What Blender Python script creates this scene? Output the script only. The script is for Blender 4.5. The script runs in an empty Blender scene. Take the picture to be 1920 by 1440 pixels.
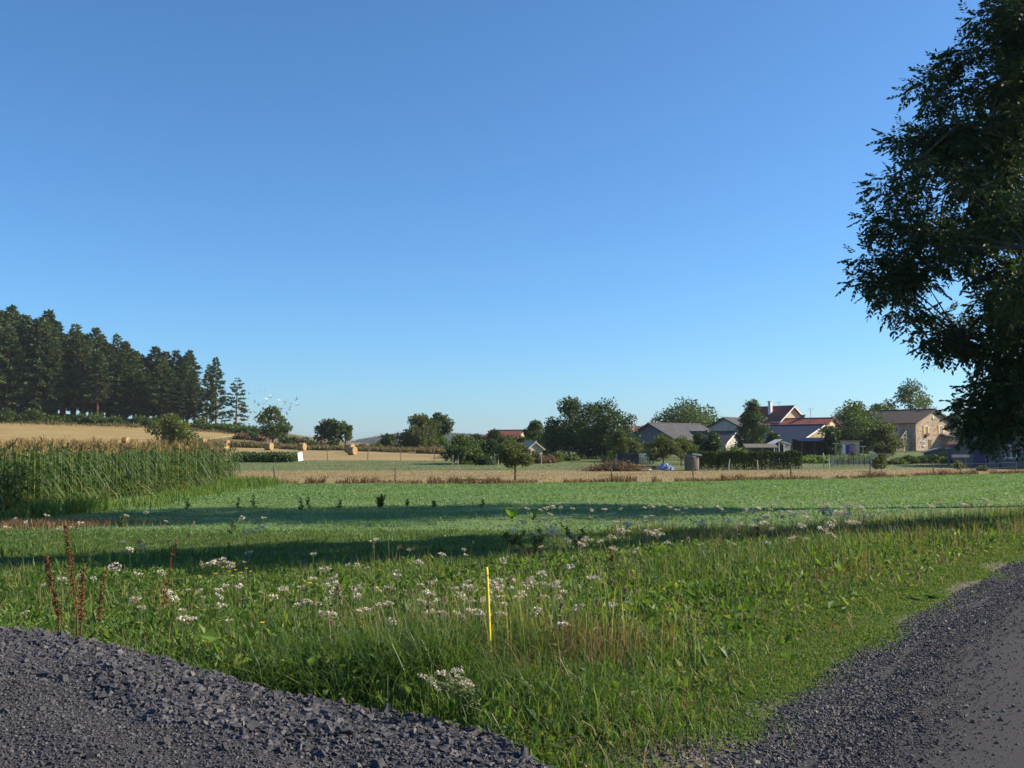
import bpy, math, random
import numpy as np
from mathutils import Vector, Matrix, Euler

SC = bpy.context.scene
COL = SC.collection
R = math.radians
rng = np.random.default_rng(11)
random.seed(5)

# ------------------------------------------------------------------ camera
F = 1884.0                                   # focal length in photo pixels (1920 wide)
HZ = 833.0                                   # photo row of the horizon
EYE = 1.6
cam = bpy.data.objects.new('camera', bpy.data.cameras.new('camera'))
COL.objects.link(cam)
cam.data.sensor_width = 36.0
cam.data.lens = 36.0 * F / 1920.0
cam.data.clip_start = 0.05
cam.data.clip_end = 9000
PITCH = math.atan((HZ - 720.0) / F)
cam.location = (0, 0, EYE)
cam.rotation_euler = (math.pi / 2 + PITCH, 0, 0)
SC.camera = cam

# ------------------------------------------------------------------ sky, sun, exposure
SUN_EL, SUN_AZ = R(31), R(82)                # azimuth clockwise from +Y (the view direction)
world = bpy.data.worlds.new('World')
SC.world = world
world.use_nodes = True
wn = world.node_tree
wn.nodes.clear()
sky = wn.nodes.new('ShaderNodeTexSky')
sky.sky_type = 'NISHITA'
sky.sun_disc = False
sky.sun_elevation = SUN_EL
sky.sun_rotation = SUN_AZ
sky.altitude = 900
sky.air_density = 1.0
sky.dust_density = 1.25
sky.ozone_density = 10.0
bg = wn.nodes.new('ShaderNodeBackground')
bg.inputs['Strength'].default_value = 0.1
wo = wn.nodes.new('ShaderNodeOutputWorld')
wb = wn.nodes.new('ShaderNodeMix'); wb.data_type = 'RGBA'; wb.blend_type = 'MULTIPLY'
wb.inputs['Factor'].default_value = 1.0
wb.inputs[7].default_value = (0.91, 1.03, 0.97, 1)      # the camera's white balance
wn.links.new(sky.outputs[0], wb.inputs[6])
wn.links.new(wb.outputs[2], bg.inputs['Color'])
wn.links.new(bg.outputs[0], wo.inputs['Surface'])

sl = bpy.data.lights.new('sun', 'SUN')
sl.energy = 5.0
sl.angle = R(0.53)
sl.color = (1.0, 0.88, 0.69)
sun = bpy.data.objects.new('sun', sl)
COL.objects.link(sun)
sd = Vector((math.cos(SUN_EL) * math.sin(SUN_AZ), math.cos(SUN_EL) * math.cos(SUN_AZ), math.sin(SUN_EL)))
sun.rotation_euler = sd.to_track_quat('Z', 'Y').to_euler()
sun.location = (60, 10, 60)

SC.view_settings.view_transform = 'Standard'
SC.view_settings.look = 'None'
SC.view_settings.gamma = 1.0
SC.view_settings.exposure = 0.9
SC.view_settings.use_curve_mapping = False
SC.render.engine = 'CYCLES'
cy = SC.cycles
cy.use_denoising = True
cy.denoiser = 'OPENIMAGEDENOISE'
cy.denoising_input_passes = 'RGB_ALBEDO_NORMAL'
cy.denoising_prefilter = 'ACCURATE'
cy.max_bounces = 6
cy.diffuse_bounces = 3
cy.glossy_bounces = 2
cy.transmission_bounces = 4
cy.volume_bounces = 0
cy.transparent_max_bounces = 6
cy.caustics_reflective = False
cy.caustics_refractive = False
cy.sample_clamp_indirect = 4.0

# ------------------------------------------------------------------ helpers
def sm(a, b, x):
    t = np.clip((np.asarray(x, float) - a) / (b - a), 0, 1)
    return t * t * (3 - 2 * t)

ROADY = [-30, -5, 0, 5.6, 8, 10.1, 13.9, 18, 24, 35, 60, 90]
ROADX = [-14, -3.5, -1.5, 1.5, 2.9, 4.4, 7.1, 10.9, 17.6, 30.5, 62, 105]
def xr(Y):
    return np.interp(Y, ROADY, ROADX)
GRX = [-14, -9, -4.6, -3.9, -3.3, -2.66, -1.5, -0.99, -0.45, -0.03, 0.12, 0.5, 1.0, 1.6]
GRY = [8.4, 8.1, 7.75, 7.6, 7.4, 7.05, 6.25, 6.0, 5.75, 5.34, 4.97, 4.5, 4.1, 3.4]
def yg(X):
    return np.interp(X, GRX, GRY)
BY = [-100, 63, 90, 120, 150, 200, 260, 350, 600, 1200, 5000]
BZ = [0, 0, .1, .45, 1.2, 1.6, 1.5, -1, -6, -10, -10]
HX = [-2500, -400, -160, -117, -80, -64, -50, -35, -20, 3000]
HH = [6, 15, 11.2, 7.9, 5.6, 4.0, 2.1, .7, 0, 0]
def gz(X, Y):
    X = np.asarray(X, float); Y = np.asarray(Y, float)
    s = (xr(Y) - X) * 0.83
    near = -0.7 * sm(0.5, 13, s)
    t = np.clip((Y - 110) / 125.0, 0, None)
    rise = np.where(t < 1, t * t, np.clip(1 + 0.5 * (t - 1), 1, 1.25))
    fade = 1 - sm(420, 900, Y)
    z = near + np.interp(Y, BY, BZ) + np.interp(X, HX, HH) * rise * fade
    return z
def gzf(X, Y):
    return float(gz(X, Y))
def at(x, y, Y):
    """world point seen at photo pixel (x, y) at distance Y down the view"""
    u = (x - 960.0) / F; v = (720.0 - y) / F
    dy = math.cos(PITCH) - v * math.sin(PITCH)
    dz = math.sin(PITCH) + v * math.cos(PITCH)
    return Vector((u / dy * Y, Y, EYE + dz / dy * Y))
def wx(x, Y):
    return (x - 960.0) / F * Y
def on(x, Y):
    X = wx(x, Y)
    return Vector((X, Y, gzf(X, Y)))

class MB:
    """collects polygons; build() links them as one mesh object"""
    def __init__(s):
        s.v = []; s.n = 0; s.f = []; s.r = []; s.m = []
    def add(s, v, f, rnd=0.5, mi=0):
        v = np.asarray(v, np.float32).reshape(-1, 3); f = np.asarray(f, np.int64)
        if f.ndim == 1: f = f.reshape(1, -1)
        s.f.append(f + s.n); s.v.append(v); s.n += len(v)
        s.r.append(np.broadcast_to(np.asarray(rnd, np.float32), (len(f),)).copy())
        s.m.append(np.full(len(f), mi, np.int32))
        return s
    def merge(s, o, M=None, rnd_add=0.0):
        v = np.concatenate(o.v)
        if M is not None:
            M = np.array(M); v = v @ M[:3, :3].T + M[:3, 3]
        base = s.n
        s.v.append(v); s.n += len(v)
        for f, r, m in zip(o.f, o.r, o.m):
            s.f.append(f + base); s.r.append(r + rnd_add); s.m.append(m)
        return s
    def box(s, c, d, yaw=0, rnd=.5, mi=0, M=None):
        x, y, z = [q / 2.0 for q in d]
        v = np.array([[i, j, k] for i in (-x, x) for j in (-y, y) for k in (-z, z)])
        if M is not None: v = v @ np.array(M.to_3x3()).T
        if yaw:
            ca, sa = math.cos(yaw), math.sin(yaw)
            v = v @ np.array([[ca, sa, 0], [-sa, ca, 0], [0, 0, 1]])
        v = v + np.array(c)
        s.add(v, [[0, 1, 3, 2], [4, 6, 7, 5], [0, 4, 5, 1], [2, 3, 7, 6], [0, 2, 6, 4], [1, 5, 7, 3]], rnd, mi)
        return s
    def tube(s, pts, rad, n=6, rnd=.5, mi=0, cap=True):
        pts = np.asarray(pts, float); k = len(pts)
        rad = np.broadcast_to(np.asarray(rad, float), (k,))
        d = np.gradient(pts, axis=0)
        d /= np.linalg.norm(d, axis=1)[:, None] + 1e-9
        ref = np.array([0, 0, 1.0]) if abs(d[0, 2]) < .9 else np.array([1.0, 0, 0])
        a = np.cross(d, ref); a /= np.linalg.norm(a, axis=1)[:, None] + 1e-9
        b = np.cross(d, a)
        th = np.arange(n) * 2 * math.pi / n
        v = pts[:, None, :] + rad[:, None, None] * (np.cos(th)[None, :, None] * a[:, None, :] + np.sin(th)[None, :, None] * b[:, None, :])
        i = np.arange(k - 1)[:, None] * n; j = np.arange(n)[None, :]; j2 = (j + 1) % n
        f = np.stack([i + j, i + j2, i + n + j2, i + n + j], -1).reshape(-1, 4)
        s.add(v.reshape(-1, 3), f, rnd, mi)
        if cap:
            s.f.append(np.arange(n)[None, :] + s.n - n); s.r.append(np.full(1, rnd, np.float32)); s.m.append(np.full(1, mi, np.int32))
            s.f.append(np.arange(n)[None, ::-1] + s.n - k * n); s.r.append(np.full(1, rnd, np.float32)); s.m.append(np.full(1, mi, np.int32))
        return s
    def mesh(s, name, mats, smooth=False):
        me = bpy.data.meshes.new(name)
        v = np.concatenate(s.v).astype(np.float32)
        tot = np.concatenate([np.full(len(f), f.shape[1], np.int64) for f in s.f])
        lv = np.concatenate([f.reshape(-1) for f in s.f]).astype(np.int32)
        st = np.concatenate([[0], np.cumsum(tot)[:-1]]).astype(np.int32)
        me.vertices.add(len(v)); me.vertices.foreach_set('co', v.ravel())
        me.loops.add(len(lv)); me.loops.foreach_set('vertex_index', lv)
        me.polygons.add(len(tot)); me.polygons.foreach_set('loop_start', st)
        if not isinstance(mats, (list, tuple)): mats = [mats]
        for m in mats: me.materials.append(m)
        if len(mats) > 1: me.polygons.foreach_set('material_index', np.concatenate(s.m))
        me.polygons.foreach_set('use_smooth', np.full(len(tot), smooth))
        me.attributes.new('rnd', 'FLOAT', 'FACE').data.foreach_set('value', np.concatenate(s.r))
        me.update(calc_edges=True)
        return me
    def build(s, name, mats, parent=None, smooth=False):
        return link(name, s.mesh(name, mats, smooth), parent)

def link(name, me, parent=None):
    o = bpy.data.objects.new(name, me); COL.objects.link(o)
    if parent is not None: o.parent = parent
    return o
def tag(o, label=None, cat=None, group=None, kind=None):
    if label: o['label'] = label
    if cat: o['category'] = cat
    if group: o['group'] = group
    if kind: o['kind'] = kind
    return o
def thing(name, label, cat, loc=(0, 0, 0), rz=0, group=None):
    o = bpy.data.objects.new(name, None); COL.objects.link(o)
    o.empty_display_size = .2
    o.location = loc; o.rotation_euler = (0, 0, rz)
    return tag(o, label, cat, group)
def copy_tree(o, parent=None):
    c = o.copy(); COL.objects.link(c)
    if parent is not None: c.parent = parent
    for ch in list(o.children): copy_tree(ch, c)
    return c

# ------------------------------------------------------------------ materials
def mat(name, c1, c2=None, c3=None, scale=4.0, rough=.85, detail=5, bump=0., bscale=None, rnd=0., trans=0., spec=.25, metal=0.,
        stretch=None, lo=.35, hi=.65, emit=None, objrnd=0., tint=1.25):
    m = bpy.data.materials.new(name); m.use_nodes = True
    nt = m.node_tree; N = nt.nodes; L = nt.links
    N.clear()
    out = N.new('ShaderNodeOutputMaterial')
    p = N.new('ShaderNodeBsdfPrincipled')
    p.inputs['Roughness'].default_value = rough
    p.inputs['Specular IOR Level'].default_value = spec
    p.inputs['Metallic'].default_value = metal
    p.inputs['Base Color'].default_value = (*c1, 1)
    colout = None
    tc = N.new('ShaderNodeTexCoord')
    co = tc.outputs['Object']
    if stretch:
        mp = N.new('ShaderNodeMapping'); mp.inputs['Scale'].default_value = stretch
        L.new(co, mp.inputs['Vector']); co = mp.outputs['Vector']
    if c2 is not None:
        nz = N.new('ShaderNodeTexNoise'); nz.inputs['Scale'].default_value = scale; nz.inputs['Detail'].default_value = detail
        nz.inputs['Roughness'].default_value = .6
        L.new(co, nz.inputs['Vector'])
        fac = nz.outputs['Fac']
        if rnd:
            a = N.new('ShaderNodeAttribute'); a.attribute_name = 'rnd'
            ad = N.new('ShaderNodeMix'); ad.data_type = 'FLOAT'; ad.inputs['Factor'].default_value = rnd
            L.new(fac, ad.inputs[2]); L.new(a.outputs['Fac'], ad.inputs[3]); fac = ad.outputs[0]
        if objrnd:
            oi = N.new('ShaderNodeObjectInfo')
            mm = N.new('ShaderNodeMath'); mm.operation = 'MULTIPLY_ADD'
            L.new(oi.outputs['Random'], mm.inputs[0]); mm.inputs[1].default_value = objrnd; L.new(fac, mm.inputs[2])
            ms = N.new('ShaderNodeMath'); ms.operation = 'SUBTRACT'; L.new(mm.outputs[0], ms.inputs[0]); ms.inputs[1].default_value = objrnd / 2
            fac = ms.outputs[0]
        cr = N.new('ShaderNodeValToRGB')
        e = cr.color_ramp.elements
        e[0].position = lo; e[0].color = (*c1, 1); e[1].position = hi; e[1].color = (*c2, 1)
        if c3 is not None:
            q = e.new(min(1, hi + (1 - hi) * .55)); q.color = (*c3, 1)
        L.new(fac, cr.inputs['Fac'])
        L.new(cr.outputs['Color'], p.inputs['Base Color']); colout = cr.outputs['Color']
    if bump:
        b2 = N.new('ShaderNodeTexNoise'); b2.inputs['Scale'].default_value = bscale or scale * 4; b2.inputs['Detail'].default_value = 6
        L.new(co, b2.inputs['Vector'])
        bp = N.new('ShaderNodeBump'); bp.inputs['Strength'].default_value = 1.0; bp.inputs['Distance'].default_value = bump
        L.new(b2.outputs['Fac'], bp.inputs['Height']); L.new(bp.outputs['Normal'], p.inputs['Normal'])
    sh = p.outputs[0]
    if trans:
        t = N.new('ShaderNodeBsdfTranslucent')
        if colout:
            h = N.new('ShaderNodeMix'); h.data_type = 'RGBA'; h.blend_type = 'MULTIPLY'; h.inputs['Factor'].default_value = 1
            L.new(colout, h.inputs[6]); h.inputs[7].default_value = (1.25 * tint, 1.2 * tint, .55 * tint, 1)
            L.new(h.outputs[2], t.inputs['Color'])
        else:
            t.inputs['Color'].default_value = (c1[0] * 1.5, c1[1] * 1.4, c1[2] * .6, 1)
        mx = N.new('ShaderNodeMixShader'); mx.inputs[0].default_value = trans
        L.new(sh, mx.inputs[1]); L.new(t.outputs[0], mx.inputs[2]); sh = mx.outputs[0]
    L.new(sh, out.inputs['Surface'])
    return m

MT = {}
def mk(key, *a, **k):
    MT[key] = mat(key, *a, **k); return MT[key]
# ground
mk('base_ground', (.10, .11, .045), (.17, .15, .07), scale=.05, bump=.05)
mk('meadow_soil', (.035, .052, .016), (.075, .085, .03), scale=1.2, bump=.03, bscale=8)
mk('field_soil', (.085, .135, .042), (.115, .165, .052), (.16, .165, .062), scale=.25, detail=8, lo=.3, hi=.62, bump=.03, bscale=6)
mk('dry_soil', (.22, .168, .072), (.28, .215, .095), (.17, .155, .062), scale=.35, detail=8, bump=.05, bscale=5, stretch=(1, 2.5, 1))
mk('stubble_soil', (.24, .17, .068), (.32, .235, .10), (.18, .155, .06), scale=.06, detail=9, bump=.06, bscale=3, stretch=(1, 3, 1))
mk('green_soil', (.085, .10, .034), (.13, .13, .05), (.17, .145, .065), scale=.22, detail=7, bump=.05, bscale=4)
mk('bank_soil', (.09, .085, .035), (.20, .15, .075), scale=.5, bump=.1)
mk('road', (.042, .040, .043), (.062, .059, .062), (.09, .085, .084), scale=70, detail=8, rough=.95, bump=.006, bscale=140, lo=.35, hi=.64, spec=.12)
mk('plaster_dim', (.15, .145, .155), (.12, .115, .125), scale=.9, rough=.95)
mk('bank_grass', (.10, .10, .04), (.19, .15, .075), (.10, .075, .045), scale=.35, rnd=.6, trans=.25, rough=.8, lo=.25, hi=.7)
mk('gravel_ground', (.026, .025, .029), (.07, .066, .071), (.12, .11, .10), scale=45, detail=6, rough=.9, bump=.02, bscale=55, lo=.35, hi=.68)
mk('slate', (.040, .038, .043), (.078, .074, .080), (.16, .145, .13), scale=3, rnd=.85, rough=.7, lo=.15, hi=.86, bump=.004, bscale=60, spec=.3)
mk('slate_obj', (.042, .040, .046), (.082, .078, .085), (.16, .14, .125), scale=5, rough=.68, objrnd=.5, lo=.3, hi=.8, bump=.004, bscale=60, spec=.3)
mk('chip', (.055, .050, .055), (.10, .092, .095), (.26, .22, .18), scale=3, rnd=.95, rough=.8, lo=.1, hi=.9)
# plants
mk('grass', (.040, .092, .018), (.115, .185, .035), (.30, .25, .115), scale=.9, rnd=.75, trans=.45, rough=.5, lo=.20, hi=.64, spec=.32)
mk('grass_verge', (.055, .115, .018), (.12, .185, .03), (.22, .22, .08), scale=1.2, rnd=.7, trans=.4, rough=.55, lo=.25, hi=.72, spec=.3)
mk('grass_field', (.105, .20, .066), (.16, .255, .086), (.23, .26, .115), scale=.3, rnd=.42, trans=.38, rough=.55, lo=.22, hi=.8, spec=.35)
mk('grass_dry', (.20, .145, .068), (.28, .205, .10), (.16, .105, .058), scale=.6, rnd=.8, trans=.22, rough=.8, lo=.2, hi=.7)
mk('grass_rust', (.12, .068, .036), (.20, .13, .07), scale=.8, rnd=.8, trans=.22, rough=.8, lo=.2, hi=.8)
mk('weed', (.045, .10, .017), (.105, .185, .03), (.19, .22, .05), scale=1.5, rnd=.7, trans=.42, rough=.55, lo=.2, hi=.65, spec=.3)
mk('dock_leaf', (.06, .13, .018), (.12, .20, .03), scale=3, rnd=.3, objrnd=.4, trans=.5, rough=.6, spec=.25)
mk('stem', (.10, .14, .04), (.16, .17, .07), scale=4, trans=0)
mk('rust_seed', (.13, .045, .022), (.22, .09, .045), scale=20, rnd=.6, trans=.2)
mk('umbel', (.62, .58, .50), (.50, .43, .37), (.36, .27, .23), scale=8, rnd=.8, lo=.25, hi=.72, trans=.25, tint=.9)
mk('umbel_old', (.26, .21, .12), (.36, .27, .18), scale=14, rnd=.7, trans=.2)
mk('petal_yellow', (.75, .50, .02), (.8, .58, .05), scale=9, trans=.3)
mk('corn_leaf', (.026, .066, .014), (.075, .135, .027), (.2, .19, .065), scale=2.0, rnd=.65, objrnd=.15, trans=.38, rough=.5, lo=.25, hi=.70, spec=.32)
mk('corn_stalk', (.10, .14, .035), (.2, .2, .07), scale=3)
mk('tassel', (.22, .15, .06), (.32, .23, .10), scale=3, rnd=.6, trans=.25)
mk('leaf_mid', (.033, .066, .015), (.078, .122, .027), scale=.6, rnd=.65, objrnd=.2, trans=.36, rough=.5, lo=.22, hi=.78, spec=.35)
mk('leaf_dark', (.023, .049, .013), (.056, .092, .023), scale=.6, rnd=.65, objrnd=.2, trans=.33, rough=.5, lo=.22, hi=.78, spec=.35)
mk('leaf_olive', (.05, .073, .022), (.105, .128, .038), scale=.6, rnd=.65, objrnd=.2, trans=.36, rough=.55, lo=.22, hi=.78)
mk('leaf_lime', (.07, .10, .02), (.14, .17, .035), scale=.6, rnd=.65, trans=.36, rough=.5, lo=.25, hi=.75)
mk('leaf_ash', (.018, .038, .010), (.042, .072, .018), (.085, .10, .028), scale=.8, rnd=.75, trans=.30, rough=.5, lo=.2, hi=.74, spec=.3)
mk('needle', (.030, .055, .020), (.082, .118, .040), (.125, .145, .058), scale=.25, rnd=.7, objrnd=.3, trans=.15, rough=.6, lo=.2, hi=.7, spec=.3)
mk('hedge_leaf', (.022, .045, .012), (.05, .085, .02), (.10, .075, .035), scale=.5, rnd=.6, trans=.25, lo=.25, hi=.72)
mk('far_wood', (.022, .036, .018), (.036, .05, .022), scale=.01, rnd=.7, lo=.2, hi=.8)
mk('bark', (.055, .043, .033), (.11, .09, .07), scale=6, stretch=(1, 1, .2), bump=.02, rough=.95)
mk('bark_pine', (.16, .075, .04), (.10, .065, .05), scale=.3, bump=.03, rough=.95)
mk('brush', (.13, .085, .05), (.22, .15, .09), scale=1.2, rnd=.7, trans=.15)
# made things
mk('straw_bale', (.27, .175, .075), (.35, .24, .11), scale=5, bump=.06, bscale=14, stretch=(.6, 2.5, 2.5))
mk('straw_end', (.34, .225, .10), (.42, .295, .14), scale=7, bump=.06, bscale=16)
mk('stake_yellow', (.80, .62, .04), (.68, .50, .03), scale=9, stretch=(1, 1, .15), rough=.42, spec=.5)
mk('stake_worn', (.45, .38, .16), (.2, .17, .09), scale=30, rough=.8)
mk('wood_grey', (.10, .085, .068), (.17, .145, .115), scale=5, stretch=(1, 1, .2), rough=.9)
mk('wood_pale', (.40, .34, .26), (.5, .44, .34), scale=5, stretch=(1, 1, .2), rough=.85)
mk('wire', (.2, .2, .2), rough=.5, metal=.7)
mk('white', (.74, .73, .70), (.64, .63, .6), scale=3, rough=.7)
mk('plastic_black', (.018, .018, .022), (.035, .035, .04), scale=2, rough=.45, spec=.4)
mk('tarp_blue', (.08, .15, .34), (.30, .36, .46), scale=5, rough=.6, bump=.05)
mk('plaster', (.46, .43, .37), (.38, .35, .30), scale=1.2, rough=.95, bump=.01)
mk('plaster_cream', (.52, .42, .29), (.44, .36, .25), scale=1.2, rough=.95)
mk('plaster_grey', (.19, .19, .195), (.15, .15, .16), scale=.9, rough=.95)
mk('glass', (.02, .023, .03), rough=.08, spec=.6)
mk('frame_white', (.7, .69, .66), rough=.6)
mk('shutter', (.62, .37, .06), (.52, .28, .05), scale=3, rough=.7)
mk('shutter_red', (.34, .13, .06), rough=.7)
mk('door', (.10, .06, .035), (.15, .09, .05), scale=4, rough=.8)
mk('door_blue', (.025, .04, .11), rough=.6)
mk('metal_navy', (.024, .029, .05), (.036, .042, .066), scale=.8, rough=.55, spec=.3)
mk('metal_grey', (.14, .145, .16), (.2, .2, .22), scale=1, rough=.55)
mk('brick_red', (.42, .14, .06), (.55, .22, .09), scale=5, rough=.9)
mk('cloth_purple', (.14, .03, .16), rough=.9)
mk('cloth_white', (.75, .75, .76), rough=.9)
mk('cloth_blue', (.14, .25, .45), rough=.9)
mk('cloth_salmon', (.6, .25, .16), rough=.9)
mk('bird_white', (.78, .78, .78), (.6, .6, .62), scale=3, rough=.8)
mk('bird_grey', (.16, .17, .19), (.3, .31, .33), scale=5, rough=.8)

def roof_mat(name, c1, c2, c3=None, freq=5.0):
    m = mat(name, c1, c2, c3, scale=1.3, detail=7, rough=.85)
    nt = m.node_tree; N = nt.nodes; L = nt.links
    p = [n for n in N if n.type == 'BSDF_PRINCIPLED'][0]
    tc = N.new('ShaderNodeTexCoord')
    w = N.new('ShaderNodeTexWave'); w.wave_type = 'BANDS'; w.bands_direction = 'Y'
    w.inputs['Scale'].default_value = freq / 6.283 * 2; w.inputs['Distortion'].default_value = .6
    L.new(tc.outputs['Object'], w.inputs['Vector'])
    b = N.new('ShaderNodeBump'); b.inputs['Distance'].default_value = .05
    L.new(w.outputs['Fac'], b.inputs['Height']); L.new(b.outputs['Normal'], p.inputs['Normal'])
    MT[name] = m
roof_mat('roof_slate', (.065, .064, .07), (.10, .097, .10))
roof_mat('roof_brown', (.30, .15, .10), (.40, .22, .15), (.22, .12, .09))
roof_mat('roof_red', (.20, .055, .042), (.29, .09, .065), (.12, .05, .045))
roof_mat('roof_dark', (.075, .052, .045), (.12, .08, .065), (.20, .10, .07))

def stone_mat(name, c1, c2, mortar, scale):
    m = bpy.data.materials.new(name); m.use_nodes = True
    nt = m.node_tree; N = nt.nodes; L = nt.links
    p = [n for n in N if n.type == 'BSDF_PRINCIPLED'][0]
    p.inputs['Roughness'].default_value = .95; p.inputs['Specular IOR Level'].default_value = .1
    tc = N.new('ShaderNodeTexCoord')
    mp = N.new('ShaderNodeMapping'); mp.inputs['Scale'].default_value = (1, 1, 1.7)
    L.new(tc.outputs['Object'], mp.inputs['Vector'])
    vo = N.new('ShaderNodeTexVoronoi'); vo.inputs['Scale'].default_value = scale
    L.new(mp.outputs[0], vo.inputs['Vector'])
    ve = N.new('ShaderNodeTexVoronoi'); ve.feature = 'DISTANCE_TO_EDGE'; ve.inputs['Scale'].default_value = scale
    L.new(mp.outputs[0], ve.inputs['Vector'])
    mx = N.new('ShaderNodeMix'); mx.data_type = 'RGBA'
    sep = N.new('ShaderNodeSeparateColor'); L.new(vo.outputs['Color'], sep.inputs[0])
    L.new(sep.outputs[0], mx.inputs['Factor']); mx.inputs[6].default_value = (*c1, 1); mx.inputs[7].default_value = (*c2, 1)
    cr = N.new('ShaderNodeValToRGB'); cr.color_ramp.elements[0].position = .03; cr.color_ramp.elements[1].position = .1
    L.new(ve.outputs['Distance'], cr.inputs[0])
    m2 = N.new('ShaderNodeMix'); m2.data_type = 'RGBA'
    L.new(cr.outputs[0], m2.inputs['Factor']); m2.inputs[6].default_value = (*mortar, 1); L.new(mx.outputs[2], m2.inputs[7])
    L.new(m2.outputs[2], p.inputs['Base Color'])
    b = N.new('ShaderNodeBump'); b.inputs['Distance'].default_value = .05
    L.new(cr.outputs[0], b.inputs['Height']); L.new(b.outputs['Normal'], p.inputs['Normal'])
    MT[name] = m
stone_mat('stone_wall', (.26, .19, .13), (.50, .39, .28), (.46, .39, .29), 2.2)
# ------------------------------------------------------------------ ground sheets
def sheet(name, xs, ya, yb, nt, zoff, material, label, cat, zfun=None, kind='structure', attr=None, smooth=True, tpow=1.0):
    xs = np.asarray(xs, float)
    A = ya(xs) if callable(ya) else np.full(len(xs), float(ya))
    B = yb(xs) if callable(yb) else np.full(len(xs), float(yb))
    t = np.linspace(0, 1, nt) ** tpow
    Y = A[None, :] + (B - A)[None, :] * t[:, None]
    X = np.broadcast_to(xs[None, :], Y.shape)
    Z = (zfun or gz)(X, Y) + zoff
    v = np.stack([X, Y, Z], -1).reshape(-1, 3)
    n = len(xs)
    i = np.arange(nt - 1)[:, None] * n; j = np.arange(n - 1)[None, :]
    f = np.stack([i + j, i + j + 1, i + n + j + 1, i + n + j], -1).reshape(-1, 4)
    mb = MB().add(v, f)
    o = mb.build(name, material, smooth=smooth)
    if attr is not None:
        a = o.data.attributes.new('soil', 'FLOAT', 'POINT')
        a.data.foreach_set('value', attr(v[:, 0], v[:, 1]).astype(np.float32))
    return tag(o, label, cat, kind=kind)

def xs_grow(a, b, n, p=2.2):
    t = np.linspace(-1, 1, n)
    return np.where(t < 0, -a * np.abs(t) ** p, b * np.abs(t) ** p)

big_x = np.unique(np.concatenate([xs_grow(2300, 2300, 141, 3.0), np.linspace(-170, 140, 80)]))
sheet('ground', big_x, -60, 2700, 260, -.38, MT['base_ground'], 'rolling farmland ground reaching out to the horizon', 'ground', tpow=2.2)

C1X = [-200, -16, 1.3, 19, 41, 80]; C1Y = [59, 59, 60, 66, 80, 108]
C2X = [-200, -40, 0, 25, 41, 60, 160]; C2Y = [84, 85, 86, 87, 93, 106, 150]
def c1(X): return np.interp(X, C1X, C1Y) + .5 * np.sin(X * .45) + .3 * np.sin(X * 1.3)
def c2(X): return np.interp(X, C2X, C2Y) + .3 * np.sin(X * .33)
def c3(X): return 118 + .06 * X + .4 * np.sin(X * .2)
def c4(X): return 168 + .30 * np.clip(-X - 40, 0, 300) - .85 * np.clip(X + 42, 0, 36) + .8 * np.sin(X * .15)

# near meadow, its soil turning to grit and bare earth along the road and at the tip of the verge
def soil_mask(X, Y):
    s = (xr(Y) - X) * .83
    wob = .25 * np.sin(X * 2.1 + Y * 1.7) + .18 * np.sin(X * 5.3 - Y * 3.1)
    m = 1 - sm(-.1, .38, s + wob * 1.1)
    m = np.maximum(m, 1.0 * np.exp(-(((X - .95) / .5) ** 2 + ((Y - 5.3) / .36) ** 2) ** 1.6))
    m = np.maximum(m, 1.0 * np.exp(-(((X - 1.9) / .5) ** 2 + ((Y - 6.1) / .36) ** 2) ** 1.6))
    return m
def meadow_mat():
    m = mat('meadow_ground', (.048, .075, .018), (.082, .10, .028), scale=1.2, bump=.03, bscale=9)
    nt = m.node_tree; N = nt.nodes; L = nt.links
    p = [n for n in N if n.type == 'BSDF_PRINCIPLED'][0]
    src = p.inputs['Base Color'].links[0].from_socket
    a = N.new('ShaderNodeAttribute'); a.attribute_name = 'soil'
    nz = N.new('ShaderNodeTexNoise'); nz.inputs['Scale'].default_value = 30; nz.inputs['Detail'].default_value = 6
    tc = N.new('ShaderNodeTexCoord'); L.new(tc.outputs['Object'], nz.inputs['Vector'])
    cr = N.new('ShaderNodeValToRGB'); e = cr.color_ramp.elements
    e[0].position = .35; e[0].color = (.075, .06, .05, 1); e[1].position = .68; e[1].color = (.20, .15, .115, 1)
    L.new(nz.outputs['Fac'], cr.inputs[0])
    mx = N.new('ShaderNodeMix'); mx.data_type = 'RGBA'
    L.new(a.outputs['Fac'], mx.inputs['Factor']); L.new(src, mx.inputs[6]); L.new(cr.outputs[0], mx.inputs[7])
    L.new(mx.outputs[2], p.inputs['Base Color'])
    return m
sheet('meadow', np.unique(np.concatenate([np.linspace(-60, -8, 40), np.linspace(-8, 10, 150), np.linspace(10, 60, 40)])), -12, 26, 260, 0,
      meadow_mat(), 'rough flowering meadow between the gravel and the mown field', 'meadow', attr=soil_mask)
sheet('field', np.linspace(-70, 75, 160), lambda X: np.full(len(X), 26.0), c1, 90, 0.0,
      MT['field_soil'], 'smooth short green field beyond the flowering meadow', 'field')
sheet('dry_strip', np.linspace(-90, 80, 170), c1, c2, 30, .0, MT['dry_soil'], 'straw coloured mown strip behind the wire fence', 'field')
sheet('grass_strip', np.linspace(-100, 150, 160), c2, lambda X: np.maximum(c3(X), c2(X) + 4), 30, .0, MT['green_soil'], 'thin green strip of pasture and gardens', 'grass')
sheet('stubble_field', np.linspace(-170, 4, 120), c3, lambda X: np.where(X < -60, 262, c4(X)), 80, .0, MT['stubble_soil'],
      'golden stubble field rising to the pine wood', 'field')
sheet('far_bank', np.linspace(-60, 4, 50), c4, 275, 40, .0, MT['bank_soil'], 'scrubby bank above the stubble field', 'bank')
sheet('village_green', np.linspace(4, 160, 90), lambda X: np.maximum(c3(X), c2(X) + 4), 290, 60, .0, MT['green_soil'], 'grassy village ground around the houses', 'grass')

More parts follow.
